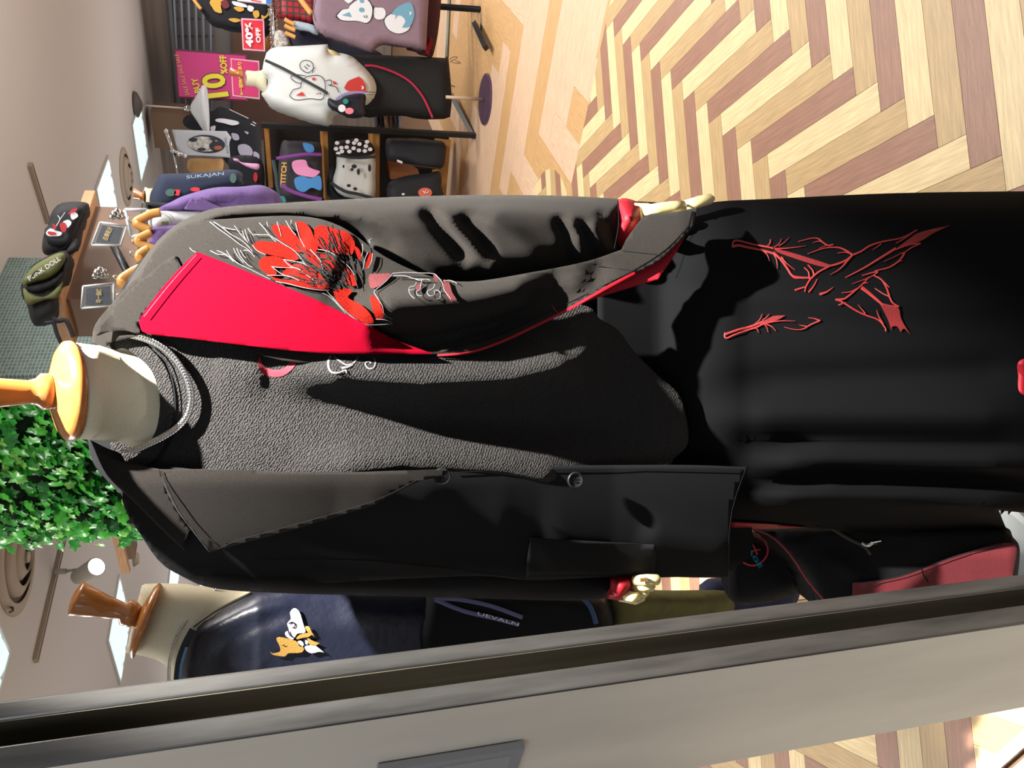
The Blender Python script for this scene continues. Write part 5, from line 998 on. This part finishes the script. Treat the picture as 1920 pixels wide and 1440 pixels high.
# mauve t-shirt
M_mauve = mat('mauve_cotton', srgb(140, 118, 134), .9, noise=.08, nscale=20, bump=.2, bscale=300)
mt = thing('mauve_t_shirt', 'mauve t-shirt printed with a blue-tailed white fox at the front of the rack', 't-shirt', tuple(map(float, W(800, 20, 5.0))))
Dm = lambda x, y: 4.93+.0*x
puff('body', [(592, -40, C), (588, 10), (586, 32), (594, 55), (610, 66), (650, 80), (696, 99, C), (704, 90), (716, 82), (740, 84), (799, 95, C), (801, 50), (806, -40, C)], 5.0, .07, M_mauve, 9, parent=mt, g=9, folds=ridges([([(600, 62), (680, 76), (712, 78)], 4, .012)]))
strokes('neck_edge', [([(594, -10), (588, 20), (592, 40)], 2)], 4.94, mat('mauve_dark', srgb(110, 90, 104), .9), mt)
M_ink = mat('ink_line', srgb(44, 50, 64), .8); M_foxb = mat('fox_blue', srgb(112, 168, 196), .8); M_foxw = mat('fox_white', srgb(226, 230, 238), .8)
F1 = lambda L: [(600+t[0]/6, t[1]/6)+tuple(t[2:]) for t in L]
foxw = [[(175, 180, C), (240, 110), (310, 95), (330, 60), (390, 10), (460, -20), (540, -10), (590, 60), (600, 130), (580, 220), (530, 265), (460, 250), (400, 240), (300, 240), (220, 225)], [(605, 90), (650, 80), (720, 90), (745, 150), (720, 210), (650, 225), (605, 190)], [(715, 230), (760, 170), (850, 130), (930, 150), (1040, 200), (1030, 290), (990, 350), (900, 385), (820, 370), (750, 320)], [(240, -60), (260, -10), (300, 30), (330, 40), (380, -10), (330, -70)]]
blobs('print_outline', [F1([(x*1.0, y*1.0) for x, y in [(c_[0], c_[1]) for c_ in f]]) for f in foxw], lambda x, y: np.full(len(x), 4.930), M_ink, mt, g=6, lift=.001)
def shrink(P, k):
    c_ = np.mean([p[:2] for p in P], 0); return [tuple(c_+(np.array(p[:2])-c_)*k)+tuple(p[2:]) for p in P]
blobs('white_print', [F1(shrink(f, .94)) for f in foxw], 4.930, M_foxw, mt, g=6, lift=.003)
blobs('blue_print', [F1(p) for p in [[(800, 160, C), (870, 80), (990, 25), (1040, 60), (1062, 150), (1050, 220), (1010, 300), (920, 310, C), (960, 240), (930, 190), (880, 170), (840, 220, C), (850, 170)], [(245, 170, C), (330, 135, C), (355, 190, C)]]]+[F1(ell(468, 110, 30, 26)), F1(ell(470, 10, 24, 22))], 4.930, M_foxb, mt, g=6, lift=.005)
blobs('print_moon', [F1([(1000, 125, C), (1030, 140), (1025, 165), (1000, 170, C), (1012, 150)])], 4.930, M_foxw, mt, lift=.007)
strokes('whisker_print', [(F1([(490, 175), (510, 200)]), 1.4), (F1([(520, 170), (530, 200)]), 1.4), (F1([(600, 60), (600, 130), (580, 215)]), 1.4)], 4.930, M_ink, mt, lift=.006)
tag(puff('maroon_shirt', [(798, -40), (826, -40), (824, 40), (812, 104), (800, 106), (780, 98), (760, 88), (770, 60)], 5.12, .05, mat('maroon_cotton', srgb(66, 28, 38), .85), 8, g=9), 'dark maroon shirt whose hem shows behind the mauve t-shirt', 'shirt')
cloth('red_hem', [(796, 96, C), (806, 70), (812, 78, C), (804, 104, C)], 5.05, M_redd, bpy.data.objects['maroon_shirt'], g=8)
# white t-shirt mannequin
wm = thing('mannequin', 'distant mannequin on a round purple base wearing the white fox t-shirt', 'mannequin', tuple(map(float, atz(905, 186, 0))))
YW = 5.05
MB().sweep([(W(500, 152, YW), EZ, .085, .06), (W(490, 152, YW), EZ, .062, .055), (W(478, 148, YW), (0, -.1, 1), .045, .045), (W(462, 146, YW-.02), (0, -.3, 1), .044, .044)], 24).build('neck', M_cream, wm, True)
MB().sweep([(W(456, 140, YW-.02), EZ, .028, .028), (W(448, 138, YW-.02), EZ, .018, .018), (W(432, 135, YW-.02), EZ, .024, .024), (W(430, 135, YW-.02), EZ, .008, .008)], 18).build('finial', M_finial, wm, True)
pb0 = atz(906, 186, .02)
MB().tube([W(836, 182, pb0[1]), pb0], .011, 10).build('pole', mat('beige_metal', srgb(190, 165, 140), .4), wm, True)
MB().sweep([(pb0-EZ*.02, EZ, .16, .16), (pb0-EZ*.008, EZ, .16, .16), (pb0-EZ*.004, EZ, .15, .15)], 40).build('base', mat('purple_metal', srgb(100, 80, 104), .3, metal=.5), wm)
hand('hand', [([(612, 100, 5.0), (622, 103, 5.0), (634, 108, 5.0)], .028)], wm)
ws = thing('white_t_shirt', 'white t-shirt printed with a red-tailed white fox, on the distant mannequin', 't-shirt', tuple(map(float, W(705, 150, YW))))
D_w = 4.90
puff('body', [(493, 134), (494, 118), (500, 98, C), (515, 89), (560, 86), (614, 83, C), (618, 94), (624, 100), (634, 99), (660, 106), (690, 132), (706, 158), (704, 180), (690, 198, C), (660, 196), (640, 206), (640, 216, C), (632, 214), (624, 220), (622, 234, C), (590, 229), (540, 213), (508, 200), (497, 186), (490, 176), (497, 168), (503, 152)], YW, .14, M_white, 22, back=.14, parent=ws, g=7, folds=ridges([([(530, 195), (600, 190), (640, 196)], 4, .015), ([(625, 106), (680, 130), (700, 160)], 4, .015), ([(505, 115), (520, 160), (540, 190)], 4, .01)]))
strokes('neckline', [([(493, 136), (503, 150), (500, 166), (492, 174)], 1.8)], 4.955, mat('white_shadow', srgb(170, 176, 178), .9), ws)
F2 = lambda L: [(400+t[0]/6, t[1]/6)+tuple(t[2:]) for t in L]
strokes('ink_print', [(F2(l), 1.5) for l in [[(860, 1075), (900, 1010), (980, 985), (990, 930), (1040, 870), (1120, 850), (1190, 850), (1240, 890), (1260, 960), (1250, 1060), (1215, 1120), (1090, 1110), (960, 1125), (890, 1110), (860, 1075)], [(990, 940), (920, 920), (870, 870), (930, 840), (1040, 855)], [(1260, 910), (1320, 900), (1330, 950), (1290, 955)], [(1310, 960), (1380, 980), (1410, 1040)], [(1140, 760), (1100, 800), (1060, 820), (990, 780), (975, 720), (1020, 680), (1090, 690), (1125, 740), (1115, 820)], [(1020, 740), (1060, 780)], [(1045, 720), (1085, 750)], [(1160, 1050), (1170, 1060)], [(1200, 1045), (1210, 1060)]]], D_w, M_ink, ws, lift=.004)
blobs('red_print', [F2(p) for p in [[(1470, 990, C), (1510, 920), (1560, 890), (1640, 860, C), (1690, 910), (1715, 970), (1700, 1030), (1600, 1030), (1510, 1020)], [(925, 1075, C), (1000, 1030, C), (1035, 1080, C)], [(1345, 910), (1385, 930), (1380, 950), (1355, 945)]]]+[F2(ell(1130, 888, 20, 16)), F2(ell(1185, 1050, 8, 8))], D_w, mat('fox_red', srgb(190, 54, 48), .8), ws, lift=.004, g=6)
blobs('print_moon', [F2([(1660, 965, C), (1690, 975), (1688, 1000), (1665, 1005, C), (1676, 985)])], D_w, M_foxw, ws, lift=.007)
cb = thing('crossbody_bag', 'small dark bag with flower charms slung across the white fox t-shirt', 'bag', tuple(map(float, W(680, 200, 4.85))))
strokes('strap', [([(497, 113), (530, 128), (570, 150), (606, 170), (614, 176)], 5.5)], 4.905, mat('strap_green', srgb(36, 44, 44), .6), cb, lift=.006, th=.006)
puff('body', [(616, 184), (628, 188), (636, 186), (650, 178), (683, 176), (685, 195), (684, 216), (660, 222), (636, 212), (616, 200)], 4.86, .05, mat('bag_ink', srgb(16, 18, 34), .5), 7, parent=cb, g=7)
strokes('purple_edge', [([(630, 186), (642, 178), (660, 173), (684, 174)], 4)], 4.80, mat('lilac', srgb(140, 136, 200), .6), cb, lift=.008, th=.004)
blobs('flower_charm', [ell(641, 203, 7, 7)], 4.79, M_foxw, cb, lift=.01, g=6); blobs('pink_charm', [ell(655, 208, 8, 6)], 4.79, mat('pink_charm', srgb(232, 130, 150), .7), cb, lift=.012, g=6); blobs('teal_charm', [ell(648, 190, 5, 5)], 4.79, mat('teal', srgb(20, 140, 140), .6), cb, lift=.01, g=6)
strokes('cord', [([(684, 172), (700, 173), (706, 173)], 1.2), ([(684, 178), (704, 177)], 1.2)], 4.8, M_ink, cb, lift=.01)
bsk = thing('black_skirt', 'long black skirt with one curved red stripe on the distant mannequin', 'skirt', tuple(map(float, W(840, 160, 5.1))))
puff('body', [(640, 110), (690, 104), (740, 104), (841, 109, C), (843, 130), (846, 165), (847, 190), (844, 219, C), (800, 220), (740, 214), (680, 216), (650, 190)], 5.15, .12, mat('skirt_black', srgb(22, 23, 27), .85), 14, parent=bsk, g=9)
strokes('red_stripe', [([(684, 123), (705, 124), (740, 136), (770, 154), (792, 180), (804, 204), (811, 221)], 4)], 5.02, mat('stripe_red', srgb(170, 22, 60), .7), bsk, lift=.008, th=.004)
strokes('drawstring', [([(843, 111), (850, 107), (858, 107), (852, 112), (845, 114)], 1.2), ([(844, 115), (856, 119), (864, 118), (854, 114)], 1.2), ([(846, 160), (853, 163)], 2)], 5.02, mat('cord_brown', srgb(80, 66, 54), .8), bsk, lift=.01, th=.003)
# slatted fixture on the back wall
M_slat = mat('slat_grey', srgb(132, 138, 150), .35, metal=.5); M_slp = mat('slat_panel', srgb(112, 108, 106), .7)
Yf = 9.0
sw = thing('slat_wall', 'grey slatted display panel on the back wall above the sale poster', 'display panel', tuple(map(float, W(430, 60, Yf)*np.array([1, 1, 0]))))
a_, b_ = W(308, -60, Yf), W(332, 210, Yf+1.0); 
Dw = lambda x, y: float(plan(pw_, EY)(np.array([x]), np.array([y]))[0])
MB().prism([W(x_, y_, Dw(x_, y_)-.06) for x_, y_ in ((316, -60), (336, 215), (520, 215), (500, -60))], (0, .03, 0)).build('panel', M_slp, sw)
MB().prism([W(x_, y_, Dw(x_, y_)-.10) for x_, y_ in ((436, -60), (436, 260), (600, 260), (600, -60))], (0, .03, 0)).build('lower_panel', mat('brown_panel', srgb(92, 66, 54), .7), sw)
MB().tube([W(311, -60, Dw(311, -60)-.2), W(333, 212, Dw(333, 212)-.2)], .03, 4).build('top_rail', mat('rail_dark', srgb(84, 84, 88), .5), sw)
for i in range(6):
    MB().tube([W(322+i*14.0, -60, Dw(322, -60)-.18), W(336+i*12, 212, Dw(336, 212)-.18)], .018, 4).build('slat', M_slat, sw)
for i in range(3):
    yv = 4+i*32; MB().tube([W(312+yv*.08, yv, Dw(350, yv)-.13), W(400, yv, Dw(350, yv)-.13)], .012, 4).build('upright', mat('rail_dark', srgb(84, 84, 88), .5), sw)
# boxes on top of the cabinets by the wall
cbx = tag(MB().box(W(322, 236, 9.3), (.40, .3, .36), AXR).build('storage_box', mat('kraft_light', srgb(128, 100, 78), .8), None), 'beige cardboard box on top of the back fixture beside the cone lamp', 'box')
pbg = tag(puff('paper_bag', [(352, 302), (362, 297), (400, 298), (418, 300), (416, 322), (396, 326), (356, 322)], 8.6, .12, mat('kraft_paper', srgb(196, 152, 100), .8, bump=.5, bscale=20), 8, g=7, folds=ridges([([(370, 300), (380, 322)], 3, .02), ([(395, 300), (392, 322)], 3, .02)])), 'crumpled brown paper bag under the black and white banner', 'paper bag')
# hoodies and banner
hd = thing('black_hoodie', 'black hoodie with white prints behind the cone lamp', 'hoodie', tuple(map(float, W(490, 260, 8.9))))
puff('body', [(343, 225), (352, 216), (375, 212), (398, 208), (413, 200), (440, 211), (462, 220), (481, 230), (487, 245), (490, 273), (489, 330), (455, 330), (420, 300), (400, 260), (360, 243), (346, 236)], 8.95, .12, M_gar, 12, parent=hd, g=8)
blobs('white_print', [[(404, 224), (412, 222), (424, 223), (444, 227), (448, 232), (436, 235), (420, 231), (406, 228)], [(395, 238), (404, 236), (402, 246), (396, 246)]], 8.80, M_print, hd, g=6)
blobs('grey_print', [[(446, 274), (458, 270), (470, 276), (474, 288), (464, 297), (450, 290)], [(434, 250), (446, 252), (448, 262), (438, 262)], [(476, 284), (486, 290), (484, 302), (476, 298)], [(458, 246), (466, 248), (464, 252)]], 8.80, mat('lilac_grey', srgb(170, 168, 190), .8), hd, g=6)
strokes('sleeve_stripe', [([(470, 232), (478, 236)], 1.6), ([(474, 228), (480, 232)], 1.6), ([(430, 205), (466, 222)], 1.2)], 8.82, M_print, hd)
bn = thing('fabric_banner', 'pale banner with an oval black and white animal print on a chrome stand', 'banner', tuple(map(float, W(435, 270, 8.3))))
cloth('fabric', [(322, 243, C), (425, 246, C), (434, 258, C), (430, 270), (432, 296, C), (400, 293), (352, 291, C), (334, 286, C)], 8.3, mat('banner_cloth', srgb(192, 198, 208), .8), bn, g=10, thick=.006)
MB().tube([W(312, 245, 8.28), W(326, 284, 8.28), W(350, 293, 8.28)], .018, 8).build('top_bar', M_chr, bn, True)
MB().tube([W(327, 285, 8.3), W(333, 330, 8.3), W(430, 331, 8.3)], .014, 8).build('pole', M_chr, bn, True)
for x_, y_ in ((312, 246), (324, 283), (335, 289), (347, 292)): p = W(x_, y_, 8.27); MB().sweep([(p-EZ*.02, EZ, .008, .008), (p, EZ, .034, .034), (p+EZ*.02, EZ, .008, .008)], 10).build('knob', M_chr, bn, True)
blobs('oval_print', [ell(387, 270, 35, 17, 18, .08)], 8.3, M_ink, bn, lift=.004, g=6)
blobs('pale_print', [ell(382, 270, 30, 14, 16, .08), ], 8.3, mat('print_grey', srgb(196, 196, 192), .8, noise=.6, nscale=26), bn, lift=.006, g=6)
blobs('dark_print', [ell(404, 274, 12, 9, 10), ell(362, 262, 8, 4, 8), ell(378, 280, 8, 3, 8), [(392, 258), (404, 262), (400, 266)]], 8.3, M_ink, bn, lift=.008, g=6)
blobs('orange_print', [ell(409, 277, 8, 4, 8)], 8.3, mat('rust_print', srgb(170, 96, 66), .8), bn, lift=.010, g=6)
text('lettering', 'ANIMAL', (430, 288), (424, 256), 5, 8.3, mat('slate_print', srgb(120, 128, 140), .8), bn, lift=.006)
pt = tag(puff('pink_keyring', [(437, 297), (446, 298), (452, 304), (470, 306), (486, 308), (484, 318), (466, 314), (448, 304), (440, 302)], 5.3, .02, mat('pink_plastic', srgb(216, 160, 206), .5), 4, g=5), 'pink keyring charm hanging below the banner', 'keyring')
gg = tag(puff('dark_stock', [(430, 296), (490, 300), (492, 372), (460, 372), (440, 340)], 5.9, .06, mat('stock_navy', srgb(24, 28, 40), .85), 8, g=10), 'dark folded garments behind the pink keyring charm', 'clothes')
blobs('red_tag', [ell(479, 332, 4, 9)], 5.82, mat('red_patch', srgb(196, 44, 60), .8), gg, lift=.01, g=5)
SC.cycles.use_denoising = True
